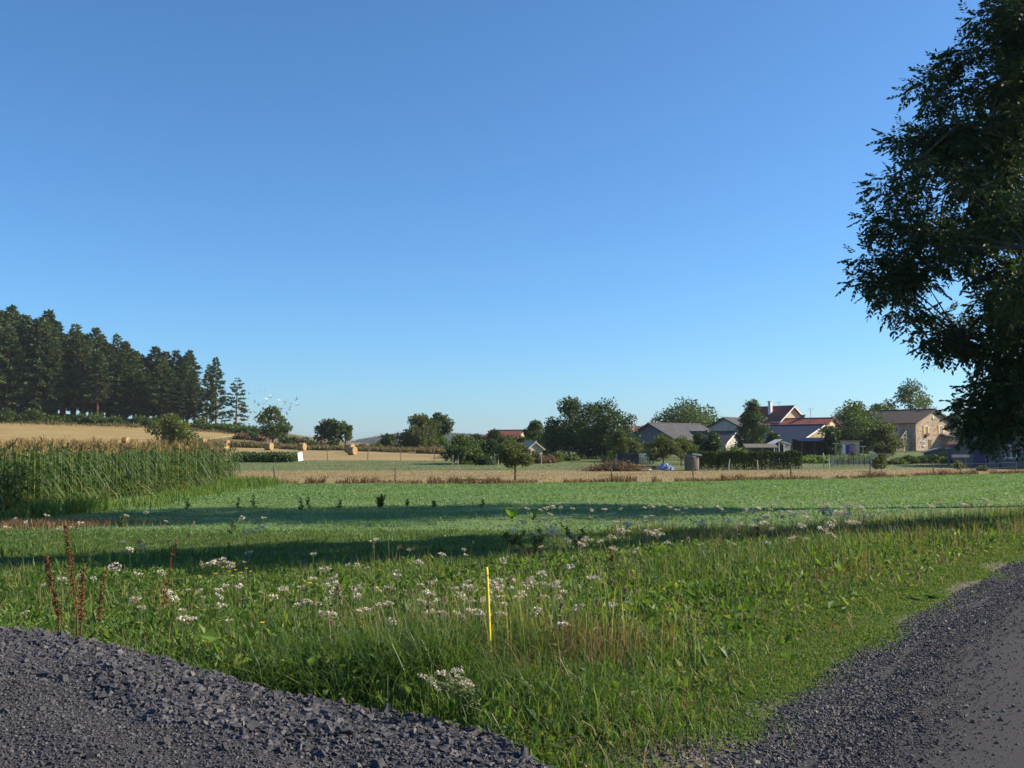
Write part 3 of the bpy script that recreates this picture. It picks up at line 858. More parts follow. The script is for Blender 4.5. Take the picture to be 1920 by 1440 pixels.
def scatter(n, xa, xb, Ya, Yb, ha, hb, pold):
    for _ in range(n):
        Y = random.uniform(Ya, Yb); X = wx(random.uniform(xa, xb), Y)
        if Y < yg(X) + .2 or X > xr(Y) - 1.2: continue
        spots.append((X, Y, random.uniform(ha, hb), random.random() < pold))
scatter(80, 560, 1120, 7.0, 9.8, .34, .56, .38)
scatter(26, 250, 640, 8.0, 11, .34, .5, .15)
scatter(16, 930, 1180, 6.8, 8.5, .35, .55, .2)
scatter(14, 0, 520, 8.5, 15, .35, .55, .15)
scatter(30, 560, 1250, 10, 14, .4, .6, .3)
scatter(120, 950, 1620, 16, 30, .4, .62, .12)
scatter(40, 1150, 1850, 24, 33, .35, .5, .05)
scatter(30, 0, 500, 14, 27, .35, .5, .1)
scatter(25, 1050, 1600, 12, 17, .38, .6, .15)
for k, (X, Y, h, o) in enumerate(spots): carrot(X, Y, h, o, k)
# the two tall ones rising against the field
for (px, py, Y, o) in [(704, 1013, 9.6, False), (735, 1003, 9.0, True), (695, 1028, 8.8, True), (745, 1030, 9.2, True), (782, 1054, 9.0, False), (605, 1066, 8.2, False), (1160, 1029, 10.5, False)]:
    p = at(px, py, Y); carrot(p.x, p.y, p.z - gzf(p.x, p.y), o, random.randint(0, 9))

# dock: broad leaf rosettes
def dock_leaf_mesh(k):
    L = 1.0; W = .27
    mb = MB(); v = []; f = []
    ts = [0, .14, .32, .52, .72, .88, 1.0]; ws = [.10, .12, .75, 1.0, .85, .5, .03]
    for t, w in zip(ts, ws):
        x = t * L * math.cos(.5 * t); z = t * L * (1.0 - .35 * t)
        wv = .03 * math.sin(t * 14 + k)
        v += [(x * .55, -w * W / 2, z + wv), (x * .55 + .02, 0, z - .03), (x * .55, w * W / 2, z - wv)]
    for i in range(len(ts) - 1):
        a = i * 3
        f += [[a, a + 1, a + 4, a + 3], [a + 1, a + 2, a + 5, a + 4]]
    mb.add(v, f)
    return mb.mesh('leaf', MT['dock_leaf'], True)
dl = [dock_leaf_mesh(k) for k in range(3)]
def dock(px, Y, size, nleaf, label, group='green dock clumps'):
    X = wx(px, Y)
    t = thing('dock_plant', label, 'weed', (X, Y, gzf(X, Y)), 0, group)
    for k in range(nleaf):
        o = link('leaf', dl[k % 3], t)
        s = size * random.uniform(.65, 1.1)
        o.scale = (s, s, s)
        o.rotation_euler = (random.gauss(0, .12), random.uniform(-.25, .45), k * 6.28 / nleaf + random.gauss(0, .3))
docks = [(1020, 9.6, .34, 9), (1045, 9.9, .32, 8), (965, 9.8, .28, 7), (1180, 11.4, .3, 7), (860, 9.2, .24, 7), (1095, 9.3, .26, 7), (620, 8.4, .24, 6), (690, 8.0, .24, 6), (1240, 13.6, .36, 8),
         (1350, 13.0, .34, 8), (1390, 13.2, .3, 7), (1410, 12.8, .3, 7), (1570, 12.6, .3, 8), (1540, 12.9, .3, 7), (520, 9.6, .22, 6), (430, 8.8, .24, 6), (590, 10.2, .26, 6), (330, 7.9, .22, 6), (760, 10.6, .26, 6), (235, 7.7, .24, 6), (960, 31, .5, 8), (1000, 30.6, .4, 7)]
for _ in range(26):
    docks.append((random.uniform(560, 1220), random.uniform(8.4, 12.5), random.uniform(.22, .34), random.randint(6, 9)))
for _ in range(14):
    docks.append((random.uniform(20, 600), random.uniform(8.8, 12.0), random.uniform(.18, .26), random.randint(5, 8)))
for d_ in docks:
    dock(*d_, 'bright green dock clump with long upright leaves growing in the meadow')

# dock: brown seed spires
def spire(px0, py0, px1, py1, Y, label, group=None, thick=1.0):
    a = at(px0, py0, Y); b = at(px1, py1, Y)
    X = a.x; z0 = gzf(X, Y)
    t = thing('dock_spire', label, 'weed', (X, Y, z0), 0, group)
    top = b - Vector((X, Y, z0))
    pts = [(0, 0, 0), (top.x * .3, .02, top.z * .45), (top.x * .7, -.01, top.z * .8), tuple(top)]
    MB().tube(pts, [.007 * thick, .006 * thick, .004 * thick, .002], 5).build('stem', MT['rust_seed'], t)
    n = int(330 * thick)
    q = rng.uniform(.38, 1, n) ** .9
    P = np.stack([np.interp(q, [0, .45, .8, 1], [p[i] for p in pts]) for i in range(3)], -1)
    br = (rng.uniform(0, 1, n) < .6)
    P[:, :2] += rng.normal(0, 1, (n, 2)) * (.028 * thick * (1.15 - q))[:, None]
    leaves(P, rng.uniform(.012, .028, n), .8, None, .1).build('seed_cluster', MT['rust_seed'], t)['kind'] = 'stuff'
spire(150, 1150, 122, 985, 8.6, 'tall rust brown dock seed spire left of the flowers, standing highest')
spire(118, 1130, 86, 1042, 8.6, 'rust brown dock seed spire leaning left beside the tallest spire')
spire(150, 1140, 158, 1062, 8.7, 'short rust brown dock spire right beside the tallest spire', thick=.8)
spire(176, 1140, 200, 1065, 8.9, 'small thin brown dock spire next to the cluster of spires', thick=.6)
spire(297, 1125, 332, 1010, 9.0, 'single thin dark dock stalk leaning to the right', thick=.45)
spire(1425, 1045, 1418, 985, 18.5, 'small rusty dock spire at the edge of the tree shadow', thick=.9)
spire(1150, 1050, 1145, 1015, 13, 'low brown dock spire among the white umbels', thick=.7)

# thistles and tall weeds standing on the field
def tall_weed(px, Y, h, wd, n, name='thistle', label='dark green bushy thistle standing alone on the smooth field', group=None, m='leaf_mid'):
    X = wx(px, Y)
    t = thing(name, label, 'weed', (X, Y, gzf(X, Y)), 0, group)
    mb = MB()
    ns = max(1, n // 55)
    pk = []
    for k in range(ns):
        a = random.uniform(0, 6.28); e = random.uniform(.2, 1) * wd / 2 if ns > 1 else .02
        tip = (math.cos(a) * e, math.sin(a) * e, h * random.uniform(.65, 1))
        mb.tube([(0, 0, 0), (tip[0] * .5, tip[1] * .5, tip[2] * .5), tip], [.012, .009, .004], 4)
        q = rng.uniform(.08, 1, n // ns)
        P = np.array(tip)[None] * q[:, None]
        D = rng.normal(0, 1, (len(q), 3)); D[:, 2] = np.abs(D[:, 2]) * .6 + .3
        pk.append((P, D))
    mb.build('stem', MT['stem'], t)
    P = np.concatenate([p for p, _ in pk]); D = np.concatenate([d for _, d in pk])
    leaves(P, rng.uniform(.08, .19, len(P)) * (1.1 - .6 * P[:, 2] / h), .3, D, .1).build('foliage', MT[m], t)
tall_weed(715, 36.5, .52, .55, 420)
for (px, Y, h) in [(355, 35.5, .5), (450, 35, .65), (478, 36, .75), (567, 33.5, .7), (580, 35, .85), (640, 36, .4), (765, 37, .4), (815, 36.5, .45), (905, 36, .45), (440, 25.5, .6), (235, 27.5, .65)]:
    tall_weed(px, Y, h * .8, .12, 45, 'field_weed', 'slender upright weed standing in the shade band across the field', 'slender weeds in the shade band')
for (px, Y, h, wd) in [(1010, 21.5, .5, .5), (1085, 22, .55, .9), (960, 23, .36, .8), (995, 19.5, .34, .6)]:
    tall_weed(px, Y, h, wd, 130, 'meadow_weed', 'bushy blue green weed standing in the tree shadow across the meadow', 'bushy weeds in the tree shadow', 'leaf_olive')

# white yarrow bending over the slate
def yarrow():
    base = at(905, 1330, 5.9)
    t = thing('yarrow', 'white yarrow clump bending over the slate edge in front of the yellow stake', 'wildflower', (base.x, base.y, gzf(base.x, base.y)))
    heads = [(795, 1268), (806, 1274), (812, 1281), (822, 1262), (833, 1262), (846, 1275), (858, 1268), (866, 1281), (875, 1276), (852, 1258), (838, 1283), (882, 1284), (820, 1290), (864, 1257)]
    o = Vector((base.x, base.y, gzf(base.x, base.y)))
    st = MB()
    for (hx, hy) in heads:
        h = at(hx, hy, 5.75 + random.uniform(-.12, .12)) - o
        st.tube([(random.gauss(0, .02), random.gauss(0, .02), 0), (h.x * .45, h.y * .5, h.z * .62 + .03), tuple(h)], [.0028, .0022, .0014], 4)
        n = 34
        P = rng.normal(0, .010, (n, 3)) * np.array([1.1, 1.1, .6]) + np.array(h)
        fl = leaves(P, rng.uniform(.008, .014, n), .9, None, .1).build('flower_head', MT['umbel'], t)
    n = 260
    q = rng.uniform(.05, .85, n); hid = rng.integers(0, len(heads), n)
    hs = np.array([np.array(at(a, b, 5.75) - o) for a, b in heads])
    P = hs[hid] * q[:, None]; P[:, 2] += .03 * np.sin(q * 3.1)
    leaves(P, rng.uniform(.03, .06, n), .18, None, .1, mb=st)
    st.build('stem', MT['stem'], t)
yarrow()

# single yellow hawkbits
def hawkbit(px, py, Y, label):
    p = at(px, py, Y); z0 = gzf(p.x, p.y)
    t = thing('hawkbit', label, 'wildflower', (p.x, p.y, z0), 0, 'yellow hawkbits')
    h = p.z - z0
    MB().tube([(0.01, 0, 0), (0, 0, h * .6), (0, 0, h)], [.003, .0025, .0025], 4).build('stem', MT['stem'], t)
    n = 22; a = np.arange(n) * 6.283 / n
    D = np.stack([np.cos(a), np.sin(a), np.full(n, .35)], -1)
    leaves(np.tile([[0, 0, h]], (n, 1)), np.full(n, .022), .4, D, .05).build('petals', MT['petal_yellow'], t)
hawkbit(581, 1094, 7.8, 'single yellow hawkbit on a pale upright stem')
for (px, py, Y) in [(430, 1072, 11), (442, 1069, 11.3), (452, 1074, 11), (462, 1066, 11.6), (418, 1064, 11.8), (470, 1072, 11.2), (492, 1168, 7.6), (405, 1076, 10.8), (436, 1080, 10.6)]:
    hawkbit(px, py, Y, 'small yellow hawkbit flower in the meadow grass')

# flattened broad-leaved plant by the road
t = thing('butterbur', 'flattened dark plant with broad leaves on the road verge', 'weed', tuple(on(1725, 10.6)))
for k in range(9):
    o = link('leaf', dl[k % 3], t)
    a = random.uniform(0, 6.28)
    s = random.uniform(.2, .34); o.scale = (s, s * 1.7, s)
    o.location = (random.uniform(-.16, .16), random.uniform(-.1, .1), .03)
    o.rotation_euler = (random.gauss(0, .2), 1.05 + random.gauss(0, .15), a)

# ------------------------------------------------------------------ yellow marker stake
b = at(922, 1262, 6.95); tp = at(912, 1064, 6.95)
z0 = gzf(b.x, b.y)
t = thing('marker_stake', 'thin yellow plastic marker stake leaning slightly in the grass', 'stake', (b.x, b.y, z0))
v = tp - Vector((b.x, b.y, z0))
lowp = Vector((v.x * -.12, 0, -.06))
pts = [lowp] + [v * q for q in (.0, .2, .4, .6, .8, .93, .985, 1.0)]
MB().tube([tuple(p) for p in pts], [.0115, .0115, .0118, .0118, .012, .012, .012, .0118, .0085], 12).build('shaft', MT['stake_yellow'], t, True)
MB().tube([tuple(v * .925), tuple(v * .94)], [.0132, .0132], 12).build('collar', MT['stake_worn'], t)
for q in (.55, .34, .16):
    MB().tube([tuple(v * q), tuple(v * (q + .006))], [.0128, .0128], 12).build('scratch_ring', MT['stake_worn'], t)
# ------------------------------------------------------------------ maize
def maize(k):
    H = 2.05 + .1 * (k % 3)
    st = MB().tube([(0, 0, 0), (.02, 0, H * .5), (.0, .02, H)], [.016, .014, .008], 5)
    lf = MB()
    nl = 11
    for i in range(nl):
        z = .18 + (H - .35) * i / (nl - 1)
        a = (i % 2) * math.pi + rng.normal(0, .45) + k
        L = rng.uniform(.6, .95) * (1 - .3 * abs(i / nl - .5)); up = rng.uniform(.75, 1.35); w = rng.uniform(.07, .10)
        v = []
        ca, sa = math.cos(a), math.sin(a)
        seg = 5
        for j in range(seg + 1):
            t = j / seg
            r = L * (t - .12 * t * t); h = z + L * (up * t - (up + .55) * t * t * .95)
            ww = w * (1 - t ** 2.2) * (.55 + .9 * t * (1 - t) * 2) / 2
            v += [(ca * r - sa * ww, sa * r + ca * ww, h + .012), (ca * r + sa * ww, sa * r - ca * ww, h - .012)]
        f = [[2 * j, 2 * j + 1, 2 * j + 3, 2 * j + 2] for j in range(seg)]
        lf.add(v, f, rng.uniform(0, 1) * (.75 if i > 2 else 1.4))
    ts = MB()
    for i in range(5):
        a = rng.uniform(0, 6.28); sp = rng.uniform(.05, .2) * (i > 0)
        ts.tube([(0, .02, H - .04), (math.cos(a) * sp * .6, math.sin(a) * sp * .6, H + .15), (math.cos(a) * sp, math.sin(a) * sp, H + .26 - sp * .4)], [.009, .010, .005], 3, rng.uniform(0, 1))
    return st, lf, ts
MZ = [maize(k) for k in range(5)]
MZM = [(s.mesh('stalk', MT['corn_stalk'], True), l.mesh('foliage', MT['corn_leaf'], True), t_.mesh('tassel', MT['tassel'])) for s, l, t_ in MZ]
EDGE = -16.5
cnt = 0
for row in range(2):
    Y = 31.0
    while Y < 60.0 and cnt < 290:
        X = EDGE - row * .75 + random.gauss(0, .07) - .35 * math.sin(Y * .5) * (row == 0) * .3
        t = thing('maize_plant', ('maize plant with brown tassel in the ' + ('outermost row' if row == 0 else 'second row') + (' at the shaded end of the crop' if Y < 38 else ' along the sunlit side of the crop')), 'maize', (X, Y, gzf(X, Y)), random.uniform(0, 6.28), ('outermost' if row == 0 else 'second') + ' maize row, ' + ('shaded' if Y < 38 else 'sunlit') + ' part')
        s = random.uniform(.84, 1.08); t.scale = (s, s, s)
        for nm, me in zip(('stalk', 'foliage', 'tassel'), MZM[random.randint(0, 4)]): link(nm, me, t)
        Y += random.uniform(.15, .25); cnt += 1
mb = MB()
for row in range(2, 12):
    Y = 31.0 + random.uniform(0, .2)
    while Y < 60:
        X = EDGE - row * .75 + random.gauss(0, .07)
        s = random.uniform(.85, 1.08)
        M = Matrix.Translation((X, Y, gzf(X, Y))) @ Matrix.Rotation(random.uniform(0, 6.28), 4, 'Z') @ Matrix.Scale(s, 4)
        i = random.randint(0, 4)
        for mi, part in enumerate(MZ[i]):
            if mi == 0 and row > 4: continue
            o = MB(); o.v = part.v; o.n = part.n; o.f = part.f; o.r = part.r; o.m = [np.full_like(q, mi) for q in part.m]
            mb.merge(o, M)
        Y += random.uniform(.17, .27) * (1 if row < 6 else 1.5)
tag(mb.build('maize_crop', [MT['corn_stalk'], MT['corn_leaf'], MT['tassel']], smooth=True), 'inner rows of the standing maize crop', 'maize', kind='stuff')

# ------------------------------------------------------------------ trees
def ball(n):
    q = rng.normal(0, 1, (n, 3)); q /= np.linalg.norm(q, axis=1)[:, None]
    return q * (rng.uniform(0, 1, n) ** .45)[:, None]
def tree_parts(H, W, cb, n, lsz, K=42, prof=None, tr=None, top=1.0, aspect=.6, rcf=.15, lean=0.):
    """trunk with limbs, and a crown of leaf clumps at the limb ends"""
    tr = tr or H * .022
    tk = MB(); cr = MB()
    zt = H * (cb + (1 - cb) * .75)
    bend = rng.normal(0, .03 * H, 2) + np.array([lean, 0])
    def axis(z):
        q = np.clip(z / zt, 0, 1)
        return np.array([bend[0] * q * q, bend[1] * q * q, z])
    tk.tube([axis(z) for z in np.linspace(0, zt, 6)], tr * np.array([1.25, 1, .85, .65, .42, .15]), 7)
    if prof is None:
        prof = ([0, .12, .35, .6, .82, 1.0], [.45, .82, 1.0, .88, .58, .12])
    lob = rng.uniform(0, 6.28, 3)
    C = []; Rr = []
    while len(C) < K:
        t = rng.uniform(0, 1)
        rmax = np.interp(t, *prof)
        if rng.uniform(0, 1) > rmax + .1: continue
        a = rng.uniform(0, 6.28)
        lobe = 1 + .16 * math.sin(2 * a + lob[0]) + .12 * math.sin(3 * a + lob[1] + 4 * t) + .1 * math.sin(7 * t + lob[2])
        rad = W / 2 * rmax * lobe * math.sqrt(rng.uniform(.12, 1.0))
        rc = W * rcf * rng.uniform(.65, 1.25)
        rad = max(0, rad - rc * .45)
        z = H * (cb + (1 - cb) * t) - rc * .4 * t
        c = axis(min(z, zt)); c = np.array([c[0] + rad * math.cos(a), c[1] + rad * math.sin(a), z])
        C.append(c); Rr.append(rc)
    C = np.array(C); Rr = np.array(Rr)
    for c in C[:int(K * .7)]:
        z0 = max(cb * H * .75, c[2] - np.hypot(c[0], c[1]) * .9 - .1 * H)
        z0 = min(z0, zt * .95)
        a0 = axis(z0)
        m = a0 * .5 + c * .5 + np.array([0, 0, .03 * H])
        r0 = tr * .42 * (1 - .6 * z0 / H)
        tk.tube([a0, m, c], [r0, r0 * .55, r0 * .18], 4, cap=False)
    w = Rr ** 2; idx = rng.choice(K, n, p=w / w.sum())
    q = ball(n) * np.array([1, 1, .78])
    P = C[idx] + q * Rr[idx][:, None]
    D = q + rng.normal(0, .7, (n, 3)); D[:, 2] -= .15
    rr = np.clip(.5 + .22 * rng.normal(0, 1, K)[idx] + rng.normal(0, .22, n), 0, 1)
    leaves(P, lsz * rng.uniform(.6, 1.35, n), aspect, D, .1, rr, cr)
    return tk, cr
def tree(px, ytop, wpx, Y, label, cb=.25, n=2600, m='leaf_mid', cat='tree', name='broadleaf_tree', group=None, K=42, prof=None, rcf=.15, lsz=None, aspect=.6, zbase=None, tr=None, asp=1.0):
    base = on(px, Y)
    H = at(px, ytop, Y).z - base.z
    W = wpx * Y / F * 1.16
    lsz = lsz or (.0024 * Y)
    n = int(n * 2.5)
    t = thing(name, label, cat, tuple(base), 0, group)
    tk, cr = tree_parts(H, W, cb, n, lsz, K, prof, tr, rcf=rcf, aspect=aspect)
    tk.build('trunk', MT['bark'], t, True)
    cr.build('crown', MT[m], t)
    return t

# the big ash beside the road
rng = np.random.default_rng(33)
def ash():
    X0, Y0 = 13.1, 22.6
    t = thing('ash_tree', 'tall dark ash tree with drooping feathery leaves overhanging the road verge', 'tree', (X0, Y0, gzf(X0, Y0)))
    zp = [1.3, 2.0, 2.7, 3.3, 3.8, 4.4, 5.2, 5.8, 6.8, 7.6, 8.4, 9.2, 9.7, 10.4, 11.3, 12.4, 13.3, 14.0]
    rp = [0.8, 1.7, 2.1, 2.2, 3.3, 4.3, 5.0, 5.3, 5.1, 4.9, 4.5, 4.1, 3.9, 3.2, 2.7, 1.9, 1.1, .3]
    tk = MB()
    ax = lambda z: np.array([.25 * math.sin(z * .4), .2 * math.sin(z * .5 + 1), z])
    tk.tube([ax(z) for z in (0, .6, 2, 4, 6.5, 9, 11, 12.6)], [.42, .33, .28, .25, .2, .13, .08, .03], 10)
    C = []; Rr = []
    tries = 0
    while len(C) < 225 and tries < 12000:
        tries += 1
        z = rng.uniform(2.1, 13.8); a = rng.uniform(0, 6.283)
        R0 = np.interp(z, zp, rp)
        if rng.uniform(0, 5.3) > R0 + .8: continue
        vo = math.sin(z * 1.9 + 2 * math.cos(a * 2)) + math.sin(a * 5 + z * .8)
        edge = rng.uniform(.2, 1.0) ** .55
        if vo > .75 and edge > .5: continue
        R1 = R0 * (1 - .10 * max(0, vo))
        rc = rng.uniform(.26, .5)
        rad = max(0, R1 * edge - rc * .35)
        C.append((rad * math.cos(a), rad * math.sin(a), z)); Rr.append(rc)
    # sprays seen reaching out to the left
    for (px, py, dy, rc) in [(1640, 480, 0, .42), (1622, 520, .4, .3), (1660, 540, -.3, .35), (1650, 410, .2, .4), (1662, 340, -.4, .4), (1690, 262, .3, .36), (1735, 165, 0, .4), (1755, 200, .5, .4), (1810, 95, 0, .4), (1845, 40, .2, .45),
                             (1720, 600, .2, .36), (1748, 640, -.2, .36), (1790, 640, .3, .42), (1690, 575, -.2, .3), (1815, 765, 0, .36), (1812, 795, .2, .28), (1845, 805, .3, .45), (1845, 730, 0, .42), (1862, 812, -.2, .38), (1870, 760, .2, .6),
                             (1700, 480, .5, .5), (1700, 420, -.5, .5), (1730, 520, .3, .45), (1880, 690, .4, .6), (1900, 800, .5, .6), (1880, 560, 0, .7), (1780, 480, .3, .6), (1890, 640, 0, .7), (1910, 740, -.4, .6), (1915, 600, .6, .7), (1870, 500, -.6, .6), (1900, 420, .4, .7), (1880, 330, 0, .7), (1900, 240, .3, .7), (1880, 150, -.3, .6), (1905, 60, .3, .6), (1820, 360, .3, .6), (1800, 260, -.3, .5), (1920, 150, 0, .7), (1840, 430, -.2, .6)]:
        p = at(px, py, Y0 + dy); C.append((p.x - X0, p.y - Y0, p.z - t.location.z)); Rr.append(rc)
    C = np.array(C); Rr = np.array(Rr)
    # main limbs, then twigs to every clump
    limbs = []
    for k in range(17):
        z0 = 1.9 + k * .58; a = k * 2.4 + .6
        R0 = np.interp(z0 + 1.3, zp, rp) * .72
        p0 = ax(z0); p3 = np.array([math.cos(a) * R0, math.sin(a) * R0, z0 + 1.1 + .06 * k])
        pts = [p0, p0 * .68 + p3 * .32 + [0, 0, .25], p0 * .35 + p3 * .65 + [0, 0, .28], p3]
        r0 = .12 - .0045 * k
        tk.tube(pts, [r0, r0 * .75, r0 * .5, r0 * .22], 6, cap=False)
        for q in np.linspace(.15, 1, 9):
            limbs.append([np.interp(q, [0, .33, .66, 1], [pp[i] for pp in pts]) for i in range(3)])
    limbs = np.array(limbs + [list(ax(z)) for z in np.linspace(3, 12.4, 20)])
    for c in C:
        d = np.linalg.norm(limbs - c, axis=1) + .5 * np.clip(limbs[:, 2] - c[2], 0, None)
        p0 = limbs[np.argmin(d)]
        m = p0 * .5 + c * .5 + rng.normal(0, .08, 3)
        tk.tube([p0, m, c], [.03, .02, .008], 4, cap=False)
        for _ in range(3):
            e = c + ball(1)[0] * .45
            tk.tube([c, e], [.009, .003], 3, cap=False)
    tk.build('trunk', MT['bark'], t, True)
    # compound leaves
    n = 15500
    w = Rr ** 2; idx = rng.choice(len(C), n, p=w / w.sum())
    q = ball(n) * np.array([1, 1, .8])
    P = C[idx] + q * Rr[idx][:, None]
    D = q * .7 + rng.normal(0, .7, (n, 3)); D[:, 2] -= .3
    D /= np.linalg.norm(D, axis=1)[:, None]
    S = np.cross(D, np.array([0, 0, 1.0])); S /= np.linalg.norm(S, axis=1)[:, None] + 1e-6
    L = rng.uniform(.28, .42, n)
    rn = np.clip(.4 + .2 * rng.normal(0, 1, len(C))[idx] + rng.normal(0, .2, n), 0, 1)
    cr = MB()
    for (u, sd_) in [(.22, 1), (.22, -1), (.42, 1), (.42, -1), (.63, 1), (.63, -1), (.84, 1), (.84, -1), (1.0, 0)]:
        B = P + D * (L * u)[:, None]; B[:, 2] -= .12 * L * u * u
        d = D * (.65 if sd_ else 1.0) + S * sd_ * .8; d[:, 2] -= .22
        leaves(B, L * rng.uniform(.32, .42, n), .42, d, .06, rn, cr)
    cr.build('crown', MT['leaf_ash'], t)
ash()
# a taller neighbour further along the road, whose shade crosses the field
def neighbour(X0, Y0, H, W, cb, label):
    t = thing('ash_tree', label, 'tree', (X0, Y0, gzf(X0, Y0)))
    tk, cr = tree_parts(H, W, cb, 26000, .27, 120, None, .38, rcf=.13, aspect=.5)
    tk.build('trunk', MT['bark'], t, True); cr.build('crown', MT['leaf_ash'], t)
neighbour(21.5, 37.6, 26.5, 9.8, .3, 'second tall ash standing behind the big roadside ash')

# pines
rng = np.random.default_rng(8); random.seed(8)
def pine_parts(H, base, layered=False, thin=1.0):
    tk = MB(); cr = MB()
    b = rng.normal(0, .012 * H, 2)
    ax = lambda z: np.array([b[0] * (z / H) ** 2, b[1] * (z / H) ** 2, z])
    tk.tube([ax(z) for z in np.linspace(0, H * .97, 7)], H * .013 * np.array([1.25, 1.05, .95, .8, .6, .35, .08]), 6)
    nb = int((60 if layered else 128) * thin)
    for k in range(nb):
        q = base + (1 - base) * (k / nb) ** .9
        if layered: q = base + (1 - base) * round((k / nb) * 13) / 13 + rng.normal(0, .004)
        q = min(q, .985)
        z = q * H; a = k * 2.399 + rng.normal(0, .3)
        rel = (q - base) / (1 - base)
        Lb = H * (.20 if layered else .165) * np.interp(rel, [0, .12, .4, .75, 1], [.75, 1, .9, .52, .04]) * rng.uniform(.6, 1.15)
        up = rng.normal(.12 + .3 * rel - (.25 if layered else .1), .12)
        d = np.array([math.cos(a), math.sin(a), up])
        p0 = ax(z); p1 = p0 + d * Lb * .6; p2 = p0 + d * Lb + np.array([0, 0, .1 * Lb])
        tk.tube([p0, p1, p2], [.06, .04, .015], 3, cap=False)
        n = max(8, int(Lb * 15))
        u = rng.uniform(.28, 1.0, n) ** .8
        P = p0 + (p2 - p0) * u[:, None] + rng.normal(0, .16 * Lb * .6, (n, 3)) * np.array([1, 1, .32]) * (.4 + u[:, None] * .6)
        D = d + rng.normal(0, .6, (n, 3)) + np.array([0, 0, .35])
        leaves(P, rng.uniform(.5, 1.05, n), .45, D, .12, np.clip(rng.normal(.45 + .22 * rng.normal(), .2, n), 0, 1), cr)
    return tk, cr
PV = []
for k in range(7):
    tk, cr = pine_parts(22.0, random.choice((.06, .12, .2, .26, .1)), thin=random.uniform(.85, 1.15))
    PV.append((tk.mesh('trunk', MT['bark_pine'], True), cr.mesh('crown', MT['needle'])))
for k in range(2):
    tk, cr = pine_parts(22.0, .14, True)
    PV.append((tk.mesh('trunk', MT['bark_pine'], True), cr.mesh('crown', MT['needle'])))
def pine(px, Y, ytop, var, label='pine crowded among the others in the dark wood above the stubble field', group='pines of the dark wood', zs=None, wide=1.0):
    p = on(px, Y)
    t = thing('pine_tree', label, 'pine', tuple(p), random.uniform(0, 6.28), group)
    H = at(px, ytop, Y).z - p.z
    s = H / 22.0
    t.scale = (s * wide, s * wide, s)
    for nm, me in zip(('trunk', 'crown'), PV[var]): link(nm, me, t)
TOPX = [-140, 0, 60, 130, 200, 260, 320, 350, 380]; TOPY = [560, 577, 592, 608, 634, 652, 664, 672, 690]
row_specs = [(0, 26, 34), (8, 24, 30), (17, 22, 26), (28, 19, 20)]
for ri, (dy, step, jit) in enumerate(row_specs):
    x = -130 + ri * 9
    while x < 372 - ri * 8:
        Y = np.interp(x, [-130, 0, 400], [222, 226, 240]) + dy + random.uniform(-3, 3)
        top = np.interp(x, TOPX, TOPY) + (random.uniform(6, 46) if ri < 2 else random.uniform(-14, 26))
        pine(x, Y, top, random.randint(0, 6), 'pine in the front of the dark wood with its trunk foot on the stubble edge' if ri == 0 else ('pine just behind the front row of the dark wood' if ri == 1 else 'pine deep in the wood showing only its top above the others'),
             ('front row pines of the wood', 'second row pines of the wood', 'back row pines of the wood', 'back row pines of the wood')[ri], wide=random.uniform(1.12, 1.45))
        x += step * random.uniform(.75, 1.25) * .9
pine(388, 246, 684, 2, 'slim pine at the right end of the wood, beside the bare orange trunk', None, wide=.9)
pine(405, 240, 671, 4, 'tall pine with bare orange lower trunk at the end of the wood', None, wide=.95)
pine(352, 242, 668, 0, 'broad pine just before the gap at the end of the wood', None, wide=1.05)
pine(443, 236, 709, 7, 'last small pine of the wood with tiered drooping branches against the sky', None, wide=1.25)
# broadleaf undergrowth along the edge of the wood
for k, px in enumerate([-60, 12, 60, 108, 150, 182, 215, 262, 290, 372, 392, 415, 436, 460]):
    Y = np.interp(px, [-60, 0, 400], [216, 219, 229]) - random.uniform(0, 3)
    base = at(px, 0, Y); yb = HZ - (gzf(wx(px, Y), Y) - EYE) * F / Y
    tree(px, yb - random.uniform(10, 24) * (1 if px < 300 else .8), random.uniform(30, 46), Y, 'leafy bush at the foot of the pine wood', .03, 700, 'leaf_mid', 'bush', 'woodland_bush', 'bushes along the wood edge', K=16, rcf=.22)

# bush in front of the wood
tree(328, 779, 84, 150, 'rounded yellow green bush in the stubble field before the wood', .04, 2600, 'leaf_lime', 'bush', 'field_bush', K=34, prof=([0, .3, .6, .85, 1], [.95, 1, .85, .55, .15]), rcf=.17)

rng = np.random.default_rng(4); random.seed(4)
# trees along the skyline (px, top, width, distance)
tree(512, 763, 52, 196, 'slim solitary tree on the bank with pigeons round it', .12, 1500, 'leaf_mid', K=46, prof=([0, .2, .45, .7, .9, 1], [.6, 1, .95, .75, .5, .15]))
tree(619, 782, 48, 180, 'small wide tree of a pair on the bank behind the stacked bales', .14, 1300, 'leaf_dark', K=26)
tree(648, 789, 32, 182, 'thin yellowish tree beside the small wide tree on the bank', .2, 600, 'leaf_olive', K=18)
tree(725, 812, 32, 200, 'low dark bush standing in front of the blue hill', .05, 500, 'leaf_dark', 'bush', 'bush', K=14, rcf=.2)
tree(786, 776, 72, 172, 'dense round tree at the right end of the stubble field', .05, 2600, 'leaf_olive', K=40, prof=([0, .2, .5, .8, 1], [.8, 1, 1, .7, .2]))
tree(826, 772, 46, 176, 'taller tree behind the dense round one by the stubble field', .1, 1800, 'leaf_mid', K=30)
tree(862, 818, 74, 104, 'spreading orchard tree with short trunk beside the garden stakes', .25, 2400, 'leaf_mid', K=36, prof=([0, .3, .6, 1], [.85, 1, .8, .2]))
tree(893, 812, 40, 130, 'small dark orchard tree behind the spreading one', .1, 900, 'leaf_dark', K=22)
tree(918, 822, 46, 118, 'dark leafy orchard tree below the red roof', .15, 1300, 'leaf_dark', K=24)
